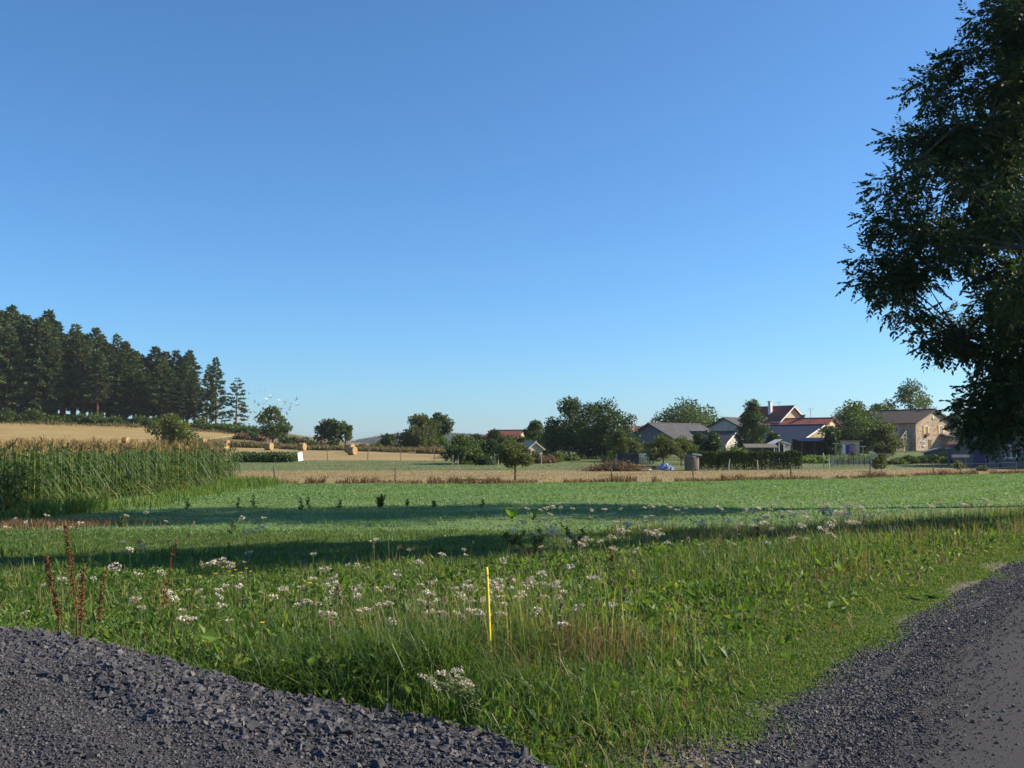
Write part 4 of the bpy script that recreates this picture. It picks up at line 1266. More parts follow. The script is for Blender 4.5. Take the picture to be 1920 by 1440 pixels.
tree(955, 826, 60, 112, 'orchard tree with grey green leaves below the red roof', .18, 1500, 'leaf_olive', K=24)
tree(966, 829, 70, 65.5, 'small apple tree with bare trunk standing in the dry strip', .46, 1700, 'leaf_olive', 'tree', 'apple_tree', K=26, prof=([0, .4, .75, 1], [.75, 1, .8, .25]), lsz=.17, tr=.06)
tree(945, 813, 52, 142, 'loose leafy tree growing in front of the red orchard roof', .1, 900, 'leaf_mid', K=24)
tree(975, 817, 40, 140, 'slender tree at the corner of the red orchard roof', .1, 600, 'leaf_olive', K=18)
for (px, yt, w, Y, m, l) in [(882, 816, 56, 126, 'leaf_mid', 'rounded tree at the left of the orchard thicket'), (926, 808, 50, 150, 'leaf_dark', 'dark tree behind the left end of the red orchard roof'), (1030, 802, 60, 140, 'leaf_dark', 'dark tree filling the gap left of the tall pair'),
                        (1100, 800, 64, 134, 'leaf_dark', 'lower dark tree between the tall pair'), (1000, 826, 50, 122, 'leaf_mid', 'bushy tree beside the tiny timber hut'), (1185, 826, 44, 118, 'leaf_mid', 'small tree against the left end of the grey gable house'), (1450, 812, 44, 124, 'leaf_dark', 'dark bush behind the greenhouse'),
                        (1560, 800, 40, 126, 'leaf_dark', 'dark bush at the corner of the brick barn gable'), (1310, 812, 44, 120, 'leaf_dark', 'dark bush at the right end of the grey house')]:
    tree(px, yt, w, Y, l, .08, 1100, m, K=24)
tree(990, 818, 34, 120, 'yellow green young tree in the orchard', .1, 700, 'leaf_lime', K=18)
tree(1003, 790, 46, 150, 'round tree rising behind the orchard left of the tall pair', .1, 1500, 'leaf_mid', K=26)
tree(1066, 750, 102, 128, 'tall dark tree with open feathery top, left of the pair', .12, 3600, 'leaf_dark', K=52, prof=([0, .2, .5, .75, 1], [.75, 1, .8, .55, .25]))
tree(1134, 748, 106, 124, 'tall broad tree with rounded crown, right of the pair', .08, 4200, 'leaf_dark', K=56, prof=([0, .2, .5, .8, 1], [.75, .95, 1, .75, .3]))
tree(1160, 806, 60, 112, 'low olive green tree in front of the grey gable house', .2, 1300, 'leaf_olive', K=24)
tree(1213, 790, 44, 190, 'small tree showing above the grey roof', .1, 900, 'leaf_mid', K=20)
tree(1194, 795, 18, 180, 'small dark conifer by the brown roof', .05, 350, 'leaf_dark', K=14, prof=([0, .5, 1], [1, .6, .05]))
tree(1284, 752, 122, 170, 'big rounded green tree standing behind the grey roofs', .08, 4200, 'leaf_mid', K=60, prof=([0, .25, .55, .8, 1], [.95, 1, 1, .8, .35]))
tree(1243, 818, 62, 96, 'apple tree on the lawn above the blue tarpaulin', .34, 1600, 'leaf_olive', 'tree', 'apple_tree', K=26, prof=([0, .4, .75, 1], [.8, 1, .85, .3]), lsz=.2)
tree(1276, 822, 56, 98, 'apple tree on the lawn next to the grey water tank', .34, 1500, 'leaf_olive', 'tree', 'apple_tree', K=26, prof=([0, .4, .75, 1], [.8, 1, .85, .3]), lsz=.2)
tree(1331, 804, 50, 104, 'upright dark bush at the end of the hedge', .02, 1800, 'leaf_dark', 'bush', 'shrub', K=30, prof=([0, .3, .7, 1], [1, .95, .6, .15]), rcf=.18)
tree(1376, 836, 50, 106, 'low rounded shrub behind the hedge', .02, 800, 'leaf_mid', 'bush', 'shrub', K=16, rcf=.2)
tree(1605, 742, 104, 132, 'broad leafy tree beside the washing line', .12, 4200, 'leaf_mid', K=56, prof=([0, .2, .5, .8, 1], [.8, 1, 1, .7, .25]))
tree(1655, 742, 54, 185, 'small round tree showing above the stone house roof', .1, 1000, 'leaf_mid', K=22)
tree(1660, 790, 56, 128, 'wispy olive shrub tree in front of the stone house', .15, 1300, 'leaf_olive', K=26)
tree(1710, 716, 92, 195, 'tree rising behind the ridge of the stone house', .1, 2300, 'leaf_mid', K=40, prof=([0, .3, .6, .85, 1], [.9, 1, 1, .75, .3]))
tree(1795, 745, 40, 150, 'tree beyond the right corner of the stone house', .08, 1000, 'leaf_dark', K=22)
tree(1650, 852, 34, 82, 'young leafy sapling at the edge of the dry strip', .3, 500, 'leaf_olive', 'tree', 'sapling', K=16, lsz=.16)
tree(1793, 862, 22, 84, 'thin yellowing sapling beside the plank shelf', .25, 220, 'leaf_lime', 'tree', 'sapling', K=10, lsz=.14)
tree(1838, 872, 26, 84, 'small sapling leaning at the edge of the dry strip', .2, 240, 'leaf_olive', 'tree', 'sapling', K=10, lsz=.14)
# tiered garden conifer
p = on(1413, 128)
t = thing('garden_pine', 'dark conical garden pine between the houses', 'pine', tuple(p))
H = at(1413, 750, 128).z - p.z
tk, cr = tree_parts(H, 84 * 128 / F, .12, 8000, .30, 60, ([0, .15, .4, .65, .85, 1], [.75, 1, .85, .62, .42, .18]), rcf=.13, aspect=.4)
tk.build('trunk', MT['bark_pine'], t, True); cr.build('crown', MT['leaf_dark'], t)
# scrub on the bank, orchard shrubs
for (px, ytop, w, Y, m) in [(455, 812, 24, 206, 'brush'), (474, 808, 22, 208, 'leaf_mid'), (490, 816, 26, 204, 'brush'), (538, 822, 26, 200, 'leaf_dark'), (550, 821, 26, 202, 'leaf_mid'), (568, 825, 22, 198, 'brush'), (585, 829, 24, 196, 'leaf_mid'),
                           (570, 820, 16, 206, 'leaf_dark'), (600, 832, 22, 188, 'brush'), (680, 835, 24, 180, 'brush'), (705, 834, 26, 182, 'leaf_olive'), (745, 834, 30, 178, 'brush'), (770, 834, 30, 176, 'leaf_lime')]:
    tree(px, ytop, w, Y, 'scrubby bush on the bank above the stubble', .03, 340, m, 'bush', 'scrub_bush', 'scrub on the bank', K=10, rcf=.22)
for (px, ytop, w, Y, m) in [(895, 848, 44, 104, 'leaf_lime'), (912, 852, 40, 101, 'leaf_dark'), (1005, 848, 28, 112, 'leaf_olive'), (1030, 856, 30, 108, 'brush'), (1045, 852, 26, 112, 'leaf_lime'), (1015, 858, 24, 106, 'brush'), (985, 852, 26, 108, 'leaf_mid'),
                           (1075, 855, 40, 116, 'leaf_mid'), (1150, 850, 40, 110, 'leaf_dark'), (870, 866, 30, 103, 'leaf_mid'), (935, 856, 30, 106, 'leaf_dark')]:
    tree(px, ytop, w, Y, 'low garden shrub in the orchard', .03, 420, m, 'bush', 'garden_shrub', 'low shrubs in the orchard', K=12, rcf=.22)
for (px, ytop, w, Y, m) in [(1700, 856, 40, 104, 'leaf_dark'), (1725, 858, 46, 106, 'leaf_dark'), (1750, 856, 30, 110, 'leaf_mid'), (1680, 862, 34, 102, 'leaf_mid'), (1775, 866, 40, 104, 'leaf_dark'), (1860, 866, 44, 100, 'leaf_dark'), (1900, 864, 40, 98, 'leaf_dark')]:
    tree(px, ytop, w, Y, 'dark shrub in the shade below the stone house garden', .03, 520, m, 'bush', 'garden_shrub', 'shrubs below the stone house', K=12, rcf=.22)

# clipped hedge
def hedge():
    a = on(1300, 86); b_ = on(1497, 88)
    t = thing('hedge', 'long clipped dark green hedge in front of the houses', 'hedge', tuple(a))
    v = b_ - a; Lh = v.length; yaw = math.atan2(v.y, v.x)
    t.rotation_euler = (0, 0, yaw)
    n = 11000
    x = rng.uniform(0, Lh, n); y = rng.uniform(-.55, .55, n); top = 1.5 + .10 * np.sin(x * 2.2) + .06 * np.sin(x * 5.1)
    z = rng.uniform(0.02, 1, n) ** .7 * top
    face = rng.uniform(0, 1, n)
    y = np.where(face < .45, -.55 + np.abs(rng.normal(0, .08, n)), y); z = np.where((face > .75), top - np.abs(rng.normal(0, .05, n)), z)
    gap = (np.abs(x % 4.3 - 2.1) < .25)
    y = np.where(gap & (y < -.2), y + .2, y)
    leaves(np.stack([x, y, z], -1), rng.uniform(.1, .22, n), .6, None, .1).build('foliage', MT['hedge_leaf'], t)
    mb = MB()
    for k in range(12):
        xx = .5 + k * Lh / 12
        mb.tube([(xx, 0, -.05), (xx + .05, 0, .6), (xx, .05, 1.2)], [.03, .025, .01], 5)
    mb.build('stems', MT['bark'], t)
hedge()
# heap of dead brush
p = on(1155, 84)
t = thing('brush_heap', 'heap of dead brown brushwood at the edge of the dry strip', 'brushwood', tuple(p))
n = 2400
P = np.stack([rng.normal(0, 1.25, n), rng.normal(0, .5, n), np.abs(rng.normal(.25, .2, n))], -1); P[:, 2] *= np.exp(-(P[:, 0] / 2.2) ** 4)
leaves(P, rng.uniform(.2, .55, n), .16, None, .05).build('twigs', MT['brush'], t)

# ------------------------------------------------------------------ straw bales
def bale_mesh():
    Rb, Lb, n = .70, 1.2, 28
    prof = [(-Lb / 2 + .0, Rb - .07), (-Lb / 2 + .05, Rb - .015), (-Lb / 2 + .16, Rb), (0, Rb + .012), (Lb / 2 - .16, Rb), (Lb / 2 - .05, Rb - .015), (Lb / 2, Rb - .07)]
    v = []
    for (x, r) in prof:
        for k in range(n):
            a = k * 2 * math.pi / n
            rr = r * (1 + .012 * math.sin(3 * a) + .008 * math.sin(7 * a + x * 9))
            v.append((x, rr * math.cos(a), max(rr * math.sin(a), -.655) + .655))
    f = [[i * n + k, i * n + (k + 1) % n, (i + 1) * n + (k + 1) % n, (i + 1) * n + k] for i in range(len(prof) - 1) for k in range(n)]
    body = MB().add(v, f).mesh('body', MT['straw_bale'], True)
    ends = []
    for s in (-1, 1):
        vv = []; rings = [Rb - .07, .5, .36, .22, .1]
        for j, r in enumerate(rings):
            for k in range(n):
                a = k * 2 * math.pi / n
                dx = (0 if j == 0 else (.02 if j % 2 else -.015)) + .01 * math.sin(5 * a + j)
                rr = r * (1 + .012 * math.sin(3 * a) + .008 * math.sin(7 * a + s * Lb / 2 * 9)) if j == 0 else r
                vv.append((s * (Lb / 2 + dx), rr * math.cos(a), max(rr * math.sin(a), -.655) + .655))
        ff = [[i * n + k, i * n + (k + 1) % n, (i + 1) * n + (k + 1) % n, (i + 1) * n + k] for i in range(4) for k in range(n)]
        m = MB().add(vv, ff); m.f.append(np.arange(4 * n, 5 * n)[None]); m.r.append(np.full(1, .5, np.float32)); m.m.append(np.zeros(1, np.int32))
        ends.append(m.mesh('end_face', MT['straw_end'], False))
    return body, ends
BB, BE = bale_mesh()
def bale(px, Y, label, rz=-22, dz=0, s=1.0, dx=0, upright=False):
    p = on(px, Y); p.x += dx
    t = thing('straw_bale', label, 'straw bale', (p.x, p.y, gzf(p.x, p.y) + dz), R(rz), 'round straw bales')
    s *= .88; t.scale = (s, s, s)
    link('body', BB, t)
    for e in BE: link('end_face', e, t)
bale(237, 172, 'round straw bale alone high on the stubble left of the yellow green bush', s=.95)
bale(381, 176, 'round straw bale just right of the yellow green bush', s=1.0)
bale(425, 170, 'round straw bale below the last small pine', s=1.0)
bale(421, 146, 'round straw bale half hidden behind the maize tassels', s=1.05)
bale(505, 156, 'round straw bale below the slim solitary tree', s=1.0)
bale(567, 156, 'round straw bale between the slim tree and the stacked bales', s=1.0)
bale(656, 146, 'round straw bale standing behind another one', s=1.08)
bale(661, 136, 'round straw bale nearest the garden, in front of another bale', s=.95, rz=-30)

# ------------------------------------------------------------------ pigeons
def bird_mesh(k, m):
    mb = MB()
    mb.tube([(-.17, 0, .0), (-.10, 0, .0), (0, 0, -.01), (.08, 0, .0), (.13, 0, .015), (.165, 0, .01)], [.012, .04, .058, .045, .032, .006], 8)
    mb.add([(-.16, 0, .0), (-.27, -.05, .005), (-.29, 0, .005), (-.27, .05, .005)], [[0, 1, 2, 3]])
    up = (.16, -.08, .28, .03)[k]
    for s in (-1, 1):
        mb.add([(.06, s * .03, .02), (-.06, s * .03, .02), (-.09, s * .17, .02 + up * .6), (.07, s * .18, .025 + up * .6), (-.12, s * .34, .02 + up), (-.02, s * .33, .02 + up)],
               [[0, 1, 2, 3], [3, 2, 4, 5]])
    return mb.mesh('pigeon', m)
BM = {c: [bird_mesh(k, MT['bird_' + c]) for k in range(4)] for c in ('white', 'grey')}
white_px = [(498, 733), (498, 747), (508, 742), (524, 750), (536, 754), (526, 758), (545, 761), (543, 767), (557, 757), (470, 765), (484, 761), (495, 757), (484, 781), (504, 778), (511, 780), (515, 777), (519, 781), (511, 789), (517, 787), (521, 790), (481, 788), (468, 792), (450, 762), (538, 775), (500, 787)]
grey_px = [(505, 747), (508, 745), (557, 748), (546, 757), (545, 763), (557, 759), (486, 760), (534, 756), (525, 762), (542, 769), (478, 754), (500, 752), (478, 774), (482, 791), (476, 786), (538, 776), (467, 738), (489, 734), (527, 768), (476, 798), (535, 766), (467, 794)]
for c, lst in (('white', white_px), ('grey', grey_px)):
    for k, (x, y) in enumerate(lst):
        o = link('pigeon', BM[c][k % 4])
        o.location = at(x, y, 180 + random.uniform(-8, 4))
        s = random.uniform(.8, 1.15); o.scale = (s, s, s)
        o.rotation_euler = (random.gauss(0, .5), random.gauss(0, .3), random.uniform(0, 6.28))
        tag(o, ('white' if c == 'white' else 'grey') + ' pigeon wheeling in the flock near the slim solitary tree', 'bird', c + ' pigeons of the flock')

# ------------------------------------------------------------------ distant wooded hill
HXX = [660, 690, 715, 745, 790, 840, 890, 940, 1010, 1090, 1180]; HYY = [836, 830, 825, 821, 819, 820, 822, 825, 827, 830, 834]
Yh = 1850.0
def hill_z(X, Y):
    px = X / Yh * F + 960
    top = EYE + (HZ - np.interp(px, HXX, HYY)) * Yh / F
    return -11 + np.clip(top + 11, 0, None) * np.exp(-((Y - Yh) / 170.0) ** 2)
sheet('hill', np.linspace(wx(650, Yh), wx(1190, Yh), 60), 1350, 2400, 40, -.6, MT['far_wood'], 'low blue wooded hill on the horizon', 'hill', zfun=lambda X, Y: hill_z(X, Y))
n = 5200
X = rng.uniform(wx(668, Yh), wx(1170, Yh), n); Y = Yh + rng.normal(0, 120, n)
mb = MB()
for q in range(7):
    P = np.stack([X + rng.normal(0, 1.6, n), Y + rng.normal(0, 1.6, n), hill_z(X, Y) + rng.uniform(0, 5, n) - .5], -1)
    D = rng.normal(0, .5, (n, 3)); D[:, 2] = 1
    leaves(P, rng.uniform(3, 6.5, n), .7, D, .1, mb=mb)
tag(mb.build('hill_wood', MT['far_wood']), 'distant dark wood covering the low hill', 'wood', kind='stuff')
# ------------------------------------------------------------------ houses
def house(name, label, px, Y, a, w, l, h, rise, wall, roof, over=.35, wins=(), chim=(), z=None, cat='house', at_gable=True, thick=.14, trim=None):
    """gable faces (sin a, -cos a); px, Y give the foot of the gable centre"""
    a = R(a)
    p = on(px, Y)
    n = Vector((math.sin(a), -math.cos(a), 0))
    c = p - n * (l / 2) if at_gable else p
    zb = min(gzf(c.x, c.y), p.z) if z is None else z
    t = thing(name, label, cat, (c.x, c.y, zb), a)
    hw, hl = w / 2, l / 2
    v = []
    for y in (-hl, hl):
        v += [(-hw, y, -.8), (hw, y, -.8), (hw, y, h), (0, y, h + rise), (-hw, y, h)]
    mb = MB()
    mb.add(v, [[0, 1, 2, 3, 4]]); mb.f.append(np.array([[9, 8, 7, 6, 5]])); mb.r.append(np.full(1, .5, np.float32)); mb.m.append(np.zeros(1, np.int32))
    q = np.array([[1, 6, 7, 2], [5, 0, 4, 9], [2, 7, 8, 3], [3, 8, 9, 4]]); mb.f.append(q); mb.r.append(np.full(4, .5, np.float32)); mb.m.append(np.zeros(4, np.int32))
    mb.build('wall', MT[wall], t)
    # roof slabs, one mesh
    rf = MB(); sl_ = rise / hw
    yo = hl + over
    for s in (-1, 1):
        xe = s * (hw + over); ze = h - over * sl_
        for_v = [(0, -yo, h + rise + .03), (0, yo, h + rise + .03), (xe, yo, ze + .03), (xe, -yo, ze + .03),
                 (0, -yo, h + rise + .03 + thick), (0, yo, h + rise + .03 + thick), (xe, yo, ze + .03 + thick), (xe, -yo, ze + .03 + thick)]
        rf.add(for_v, [[0, 1, 2, 3], [4, 7, 6, 5], [3, 2, 6, 7], [0, 3, 7, 4], [1, 5, 6, 2]])
    ro = rf.build('roof', MT[roof], t)
    MB().tube([(0, -yo, h + rise + thick + .02), (0, yo, h + rise + thick + .02)], [.12, .12], 6).build('ridge', MT[roof], ro)
    if trim:
        for s in (-1, 1):
            tb = MB(); e = math.hypot(hw + over, rise + over * sl_); an = math.atan2(rise + over * sl_, hw + over)
            tb.box((s * (hw + over) / 2, -yo - .03, h + (rise - over * sl_) / 2 + .06), (e, .05, .2), M=Matrix.Rotation(s * an, 4, 'Y'))
            tb.build('bargeboard', MT[trim], ro)
        for s in (-1, 1):
            MB().box((s * (hw + over + .05), 0, h - over * sl_ + .05), (.1, 2 * yo, .12)).build('gutter', MT[trim], ro)
    for (cx, cyy, ch, cw, cm) in chim:
        cb = MB(); zt = h + rise - abs(cx) * sl_
        cb.box((cx, cyy, zt + ch / 2 - .3), (cw, cw, ch + .6)); 
        co = cb.build('chimney', MT[cm], ro)
        MB().box((cx, cyy, zt + ch + .06), (cw + .14, cw + .14, .12)).build('chimney_cap', MT[cm], co)
    for wd in wins:
        face, u, zc, ww, wh = wd[:5]; kind = wd[5] if len(wd) > 5 else 'window'; sh = wd[6] if len(wd) > 6 else None
        def place(mb_, du, dz_, off, sx, sz, dep):
            if face == 'f': mb_.box((u + du, -hl - off, zc + dz_), (sx, dep, sz))
            elif face == 'l': mb_.box((-hw - off, u + du, zc + dz_), (dep, sx, sz))
            else: mb_.box((hw + off, u + du, zc + dz_), (dep, sx, sz))
            return mb_
        if kind == 'door' or kind == 'door_blue':
            d_ = place(MB(), 0, 0, .02, ww, wh, .05).build('door', MT[kind], t)
            place(MB(), ww * .35, 0, .06, .05, .12, .05).build('handle', MT['metal_grey'], d_)
            continue
        fr = MB()
        for (du, dz_, sx, sz) in ((-ww / 2, 0, .09, wh + .09), (ww / 2, 0, .09, wh + .09), (0, wh / 2, ww - .09, .09), (0, -wh / 2, ww - .09, .09), (0, 0, .06, wh - .09)):
            place(fr, du, dz_, .035, sx, sz, .07)
        wo_ = fr.build('window', MT['frame_white'], t)
        place(MB(), 0, 0, .015, ww - .02, wh - .02, .02).build('pane', MT['glass'], wo_)
        place(MB(), 0, -wh / 2 - .11, .06, ww + .3, .1, .13).build('sill', MT['plaster'], wo_)
        if sh:
            for s in (-1, 1):
                place(MB(), s * (ww * .5 + ww * .26 + .07), 0, .04, ww * .5, wh + .1, .06).build('shutter', MT[sh], wo_)
    return t

# stone house on the right
G = house('stone_house', 'stone farmhouse with yellow shutters and outside staircase', 1751, 160, 37, 10.6, 16, 4.35, 2.1, 'stone_wall', 'roof_dark', .45,
          wins=[('f', -2.3, 3.25, .85, 1.25, 'window', 'shutter'), ('f', 2.0, 3.25, .85, 1.45, 'window', 'shutter'), ('f', -.3, 5.35, .3, .35), ('f', -3.2, 1.15, .6, .7), ('f', -1.4, .85, .8, 1.7, 'door'),
                ('l', -4.6, 3.2, .9, 1.2), ('l', 0.5, 3.2, .9, 1.1), ('l', -2.3, 1.1, .9, 2.0, 'door')], chim=[(0.5, -6.4, .7, .5, 'stone_wall')])
def add_part(t, name, m, fn, parent=None):
    mb = MB(); fn(mb); return mb.build(name, MT[m], parent or t)
# staircase and landing on the shaded long side, by the corner
st = add_part(G, 'staircase', 'stone_wall', lambda m: m.box((-6.35, -5.9, .75), (2.1, 2.4, 2.9)))
for k in range(9):
    add_part(G, 'step', 'wood_grey', lambda m, k=k: m.box((-7.6 - k * .3, -7.0, 2.0 - k * .24 - .6), (.32, 1.2, 1.2)), st)
for y in (-7.68, -6.32):
    add_part(G, 'handrail', 'wood_pale', lambda m, y=y: m.tube([(-7.4, y, 3.1), (-10.3, y, .95)], [.07, .07], 6), st)
    for k in range(4):
        add_part(G, 'baluster', 'wood_pale', lambda m, y=y, k=k: m.box((-7.5 - k * .9, y, 2.35 - k * .66), (.08, .08, 1.3)), st)
add_part(G, 'landing_parapet', 'wood_pale', lambda m: m.box((-7.45, -5.3, 2.65), (.12, 2.4, .9)), st)
# porch roof with its posts on the gable
pr = add_part(G, 'porch_roof', 'metal_grey', lambda m: m.box((3.6, -9.4, 2.35), (4.2, 2.8, .12), M=Matrix.Rotation(R(14), 4, 'X')))
for x in (1.7, 5.5):
    add_part(G, 'porch_post', 'wood_pale', lambda m, x=x: m.box((x, -10.6, .7), (.14, .14, 2.75)), pr)
# brick-red stacked logs in the porch
gp = G.matrix_basis
lg = thing('log_pile', 'orange log pile stacked under the farmhouse porch', 'firewood', tuple(gp @ Vector((2.9, -8.9, 0))), R(37))
for k in range(18):
    row, c_ = divmod(k, 6)
    o = MB().tube([(-1.0 + c_ * .4 + .2 * (row % 2), -.5, .2 + row * .34), (-1.0 + c_ * .4 + .2 * (row % 2), .5, .2 + row * .34)], [.19, .19], 8).build('log', MT['brick_red'], lg)
# flower boxes
for u in (-2.3, 2.0):
    fb = thing('flower_box', 'flower box with red geraniums below the ' + ('left' if u < 0 else 'right') + ' gable window of the stone farmhouse', 'flower box', tuple(gp @ Vector((u, -8.22, 2.36))), R(37))
    MB().box((0, 0, .1), (1.0, .24, .2)).build('trough', MT['door'], fb)
    n = 160
    leaves(np.stack([rng.uniform(-.5, .5, n), rng.normal(0, .08, n), rng.uniform(.2, .42, n)], -1), .09, .7, None).build('flowers', MT['cloth_salmon'], fb)

# red-roofed house with chimney
house('red_roof_house', 'cream house with dark red roof and tall white chimney', 1486, 158, 37, 6.2, 8.5, 4.7, 2.2, 'plaster_cream', 'roof_red', .4, chim=[(-1.6, -1.2, 2.0, .5, 'white')], trim='white',
      wins=[('f', 0, 3.0, .9, 1.1)])
# long red roof behind the barn
house('long_house', 'long low house with weathered red tile roof', 1560, 152, 50, 9.5, 13, 2.9, 2.0, 'plaster_cream', 'roof_red', .35, chim=[(0, -2.0, .6, .4, 'plaster_grey')],
      wins=[('l', -3, 1.5, .9, 1.1), ('l', 1, 1.5, .9, 1.1)])
# navy sheet-metal barn
B_ = house('barn', 'low barn with dark navy sheet roof and brick gable', 1541, 140, 42, 11.5, 10.5, 1.75, 2.15, 'stone_wall', 'metal_navy', .4, trim='white', wins=[('l', -2.5, .7, 1.6, 1.6, 'door'), ('l', 1.5, .8, 1.0, .9)])
# lean-to in front of the barn
p = on(1530, 131)
t = thing('lean_to', 'open lean-to shed with dark sloping roof in front of the barn', 'shed', tuple(p), R(8))
MB().box((0, 0, 2.15), (5.6, 3.0, .12), M=Matrix.Rotation(R(9), 4, 'X')).build('roof', MT['metal_navy'], t)
for x in (-2.6, -.9, .9, 2.6):
    MB().box((x, -1.3, .9), (.14, .14, 2.0)).build('post', MT['wood_grey'], t)
MB().box((0, 1.35, 1.1), (5.4, .12, 2.5)).build('back_wall', MT['wood_grey'], t)
MB().box((-1.7, .4, .95), (1.0, .1, 1.9)).build('door', MT['door'], t)
p = on(1562, 133)
t = thing('porch', 'small grey sheet porch roof beside the brick gable of the barn', 'shed', tuple(p), R(20))
MB().box((0, 0, 2.35), (3.2, 2.0, .1), M=Matrix.Rotation(R(-8), 4, 'Y')).build('roof', MT['metal_grey'], t)
for x in (-1.3, 1.3): MB().box((x, -.8, 1.1), (.12, .12, 2.4)).build('post', MT['wood_grey'], t)
# grey gable house
house('grey_house', 'low house with grey gable and dark slate roof behind the apple trees', 1218, 140, -45, 8.6, 12, 2.0, 2.15, 'plaster_grey', 'roof_slate', .4, trim='plastic_black',
      wins=[('f', 2.3, .95, 1.0, 1.1), ('f', -1.6, .95, .8, 1.0), ('r', -2, 1.0, 1.0, 1.0)])
house('slate_house', 'taller slate roofed house with dark gable left of the garden pine', 1358, 152, -42, 7.2, 13, 3.2, 1.75, 'plaster', 'roof_slate', .4, chim=[(1.6, 3.5, .9, .5, 'plaster_cream')], trim='plastic_black',
      wins=[('r', -3, 1.6, .9, 1.2, 'window', 'shutter_red'), ('r', 1, 1.6, .9, 1.2, 'window', 'shutter_red')])
house('annex', 'pale annex with grey sloping roof beside the slate house', 1376, 138, 48, 4.6, 7, 1.6, 1.4, 'plaster', 'roof_slate', .35, trim='white', wins=[('f', 0, 1.0, .8, .9)])
house('brown_roof_house', 'house with brown tile roof half hidden behind the grey gable', 1172, 168, -45, 7.5, 10, 2.3, 1.5, 'plaster_cream', 'roof_brown', .35, chim=[(1.6, 4.0, .7, .4, 'white')])
house('orchard_house', 'red roofed house half hidden behind the orchard', 982, 190, 60, 7, 7, 1.7, 1.6, 'plaster_cream', 'roof_red', .3, wins=[('l', 0, 1.2, .9, 1.0)])
house('orchard_cottage', 'tiny timber hut with pale gable in the orchard', 1003, 118, 30, 2.0, 2.4, 1.3, .7, 'wood_pale', 'wood_pale', .25, wins=[('f', 0, .7, .6, .9, 'door')], cat='hut')
# big rendered barn on the far right, in the shade
house('grey_barn', 'large grey rendered barn in shade behind the big ash', 2040, 92, 40, 9, 10, 3.3, 2.0, 'plaster_dim', 'roof_dark', .4,
      wins=[('l', -3, 1.2, 1.0, 2.2, 'door_blue'), ('l', 0, 1.5, 1.0, 1.1), ('l', 3, 1.1, 1.1, 2.2, 'door_blue'), ('f', 0, 1.6, 1.0, 1.2)])
house('blue_door_shed', 'small rendered outhouse with blue doors beside the grey barn', 1840, 104, 20, 2.8, 3, 2.0, .6, 'plaster_dim', 'roof_brown', .25, wins=[('f', -.6, .95, .8, 1.9, 'door_blue'), ('f', .7, .95, .7, 1.9, 'door_blue')], cat='outhouse')
house('garden_shed', 'low dark garden shed below the stone farmhouse', 1765, 112, -15, 3.2, 2.6, 1.0, .45, 'wood_grey', 'metal_grey', .2, wins=[('f', 0, .3, .8, 1.3, 'door')], cat='shed')
# glazed lean-to and low roof near the hedge
p = on(1425, 112)
t = thing('low_shelter', 'low shelter with brown felt roof behind the hedge', 'shed', tuple(p), R(-6))
MB().box((0, 0, 1.75), (3.6, 2.4, .1), M=Matrix.Rotation(R(10), 4, 'X')).build('roof', MT['wood_grey'], t)
for x in (-1.6, 0, 1.6): MB().box((x, -1.0, .75), (.1, .1, 1.6)).build('post', MT['wood_pale'], t)
p = on(1459, 114)
t = thing('greenhouse', 'small greenhouse with white framed front behind the hedge', 'greenhouse', tuple(p), R(15))
for s, hh in ((-1, 1.1), (1, .6)):
    MB().box((s * .55, 0, 2.2 - .12 * (s > 0)), (1.25, 1.5, .07), M=Matrix.Rotation(s * R(24 if s < 0 else 16), 4, 'Y')).build('roof', MT['white'], t)
for x in (-.95, -.35, .25):
    MB().box((x, -.7, .95), (.09, .09, 2.1)).build('post', MT['white'], t)
MB().box((.75, -.55, .9), (.75, .1, 1.9)).build('panel', MT['wood_pale'], t)
MB().box((-.35, -.62, .9), (1.15, .03, 1.8)).build('pane', MT['glass'], t)

# television aerials
for (px, py, Y, h) in [(1461, 768, 158, 1.2), (1520, 784, 153, 1.4)]:
    b = at(px, py, Y)
    t = thing('aerial', 'thin television aerial above the ' + ('dark red roof with the chimney' if px < 1500 else 'weathered long red roof'), 'aerial', tuple(b))
    MB().tube([(0, 0, -.9), (0, 0, h)], [.03, .03], 5).build('mast', MT['metal_grey'], t)
    mb = MB().tube([(-.5, 0, h), (.5, 0, h)], [.02, .02], 4)
    for k in range(5): mb.tube([(-.45 + k * .22, -.25, h), (-.45 + k * .22, .25, h)], [.015, .015], 3)
    mb.build('antenna', MT['metal_grey'], t)

# ------------------------------------------------------------------ fences
def fence(name, label, posts, h, r, wires, m='wood_grey', lean=0.12):
    a = on(*posts[0])
    t = thing(name, label, 'fence', tuple(a))
    tops = []
    for (px, Y) in posts:
        p = on(px, Y) - a
        l = random.gauss(0, lean)
        tip = p + Vector((l * h, random.gauss(0, .05), h * random.uniform(.9, 1.08)))
        MB().tube([tuple(p - Vector((0, 0, .2))), tuple(p.lerp(tip, .5)), tuple(tip)], [r * 1.1, r, r * .9], 6).build('post', MT[m], t)
        tops.append((p, tip))
    for q in wires:
        for i in range(len(tops) - 1):
            w0 = tops[i][0].lerp(tops[i][1], q); w1 = tops[i + 1][0].lerp(tops[i + 1][1], q)
            MB().tube([tuple(w0), tuple(w0.lerp(w1, .5) - Vector((0, 0, .04))), tuple(w1)], [.006] * 3, 3).build('wire', MT['wire'], t)
def edge_posts(xs):
    out = []
    for x in xs:
        Y = 62.
        for _ in range(20): Y = float(np.interp(wx(x, Y), C1X, C1Y)) + .9
        out.append((x, Y))
    return out
fence('wire_fence', 'old wire fence of leaning wooden posts between field and dry strip', edge_posts([517, 742, 1148, 1299, 1480, 1627, 1748, 1800, 1900]), .95, .045, (.45, .85))
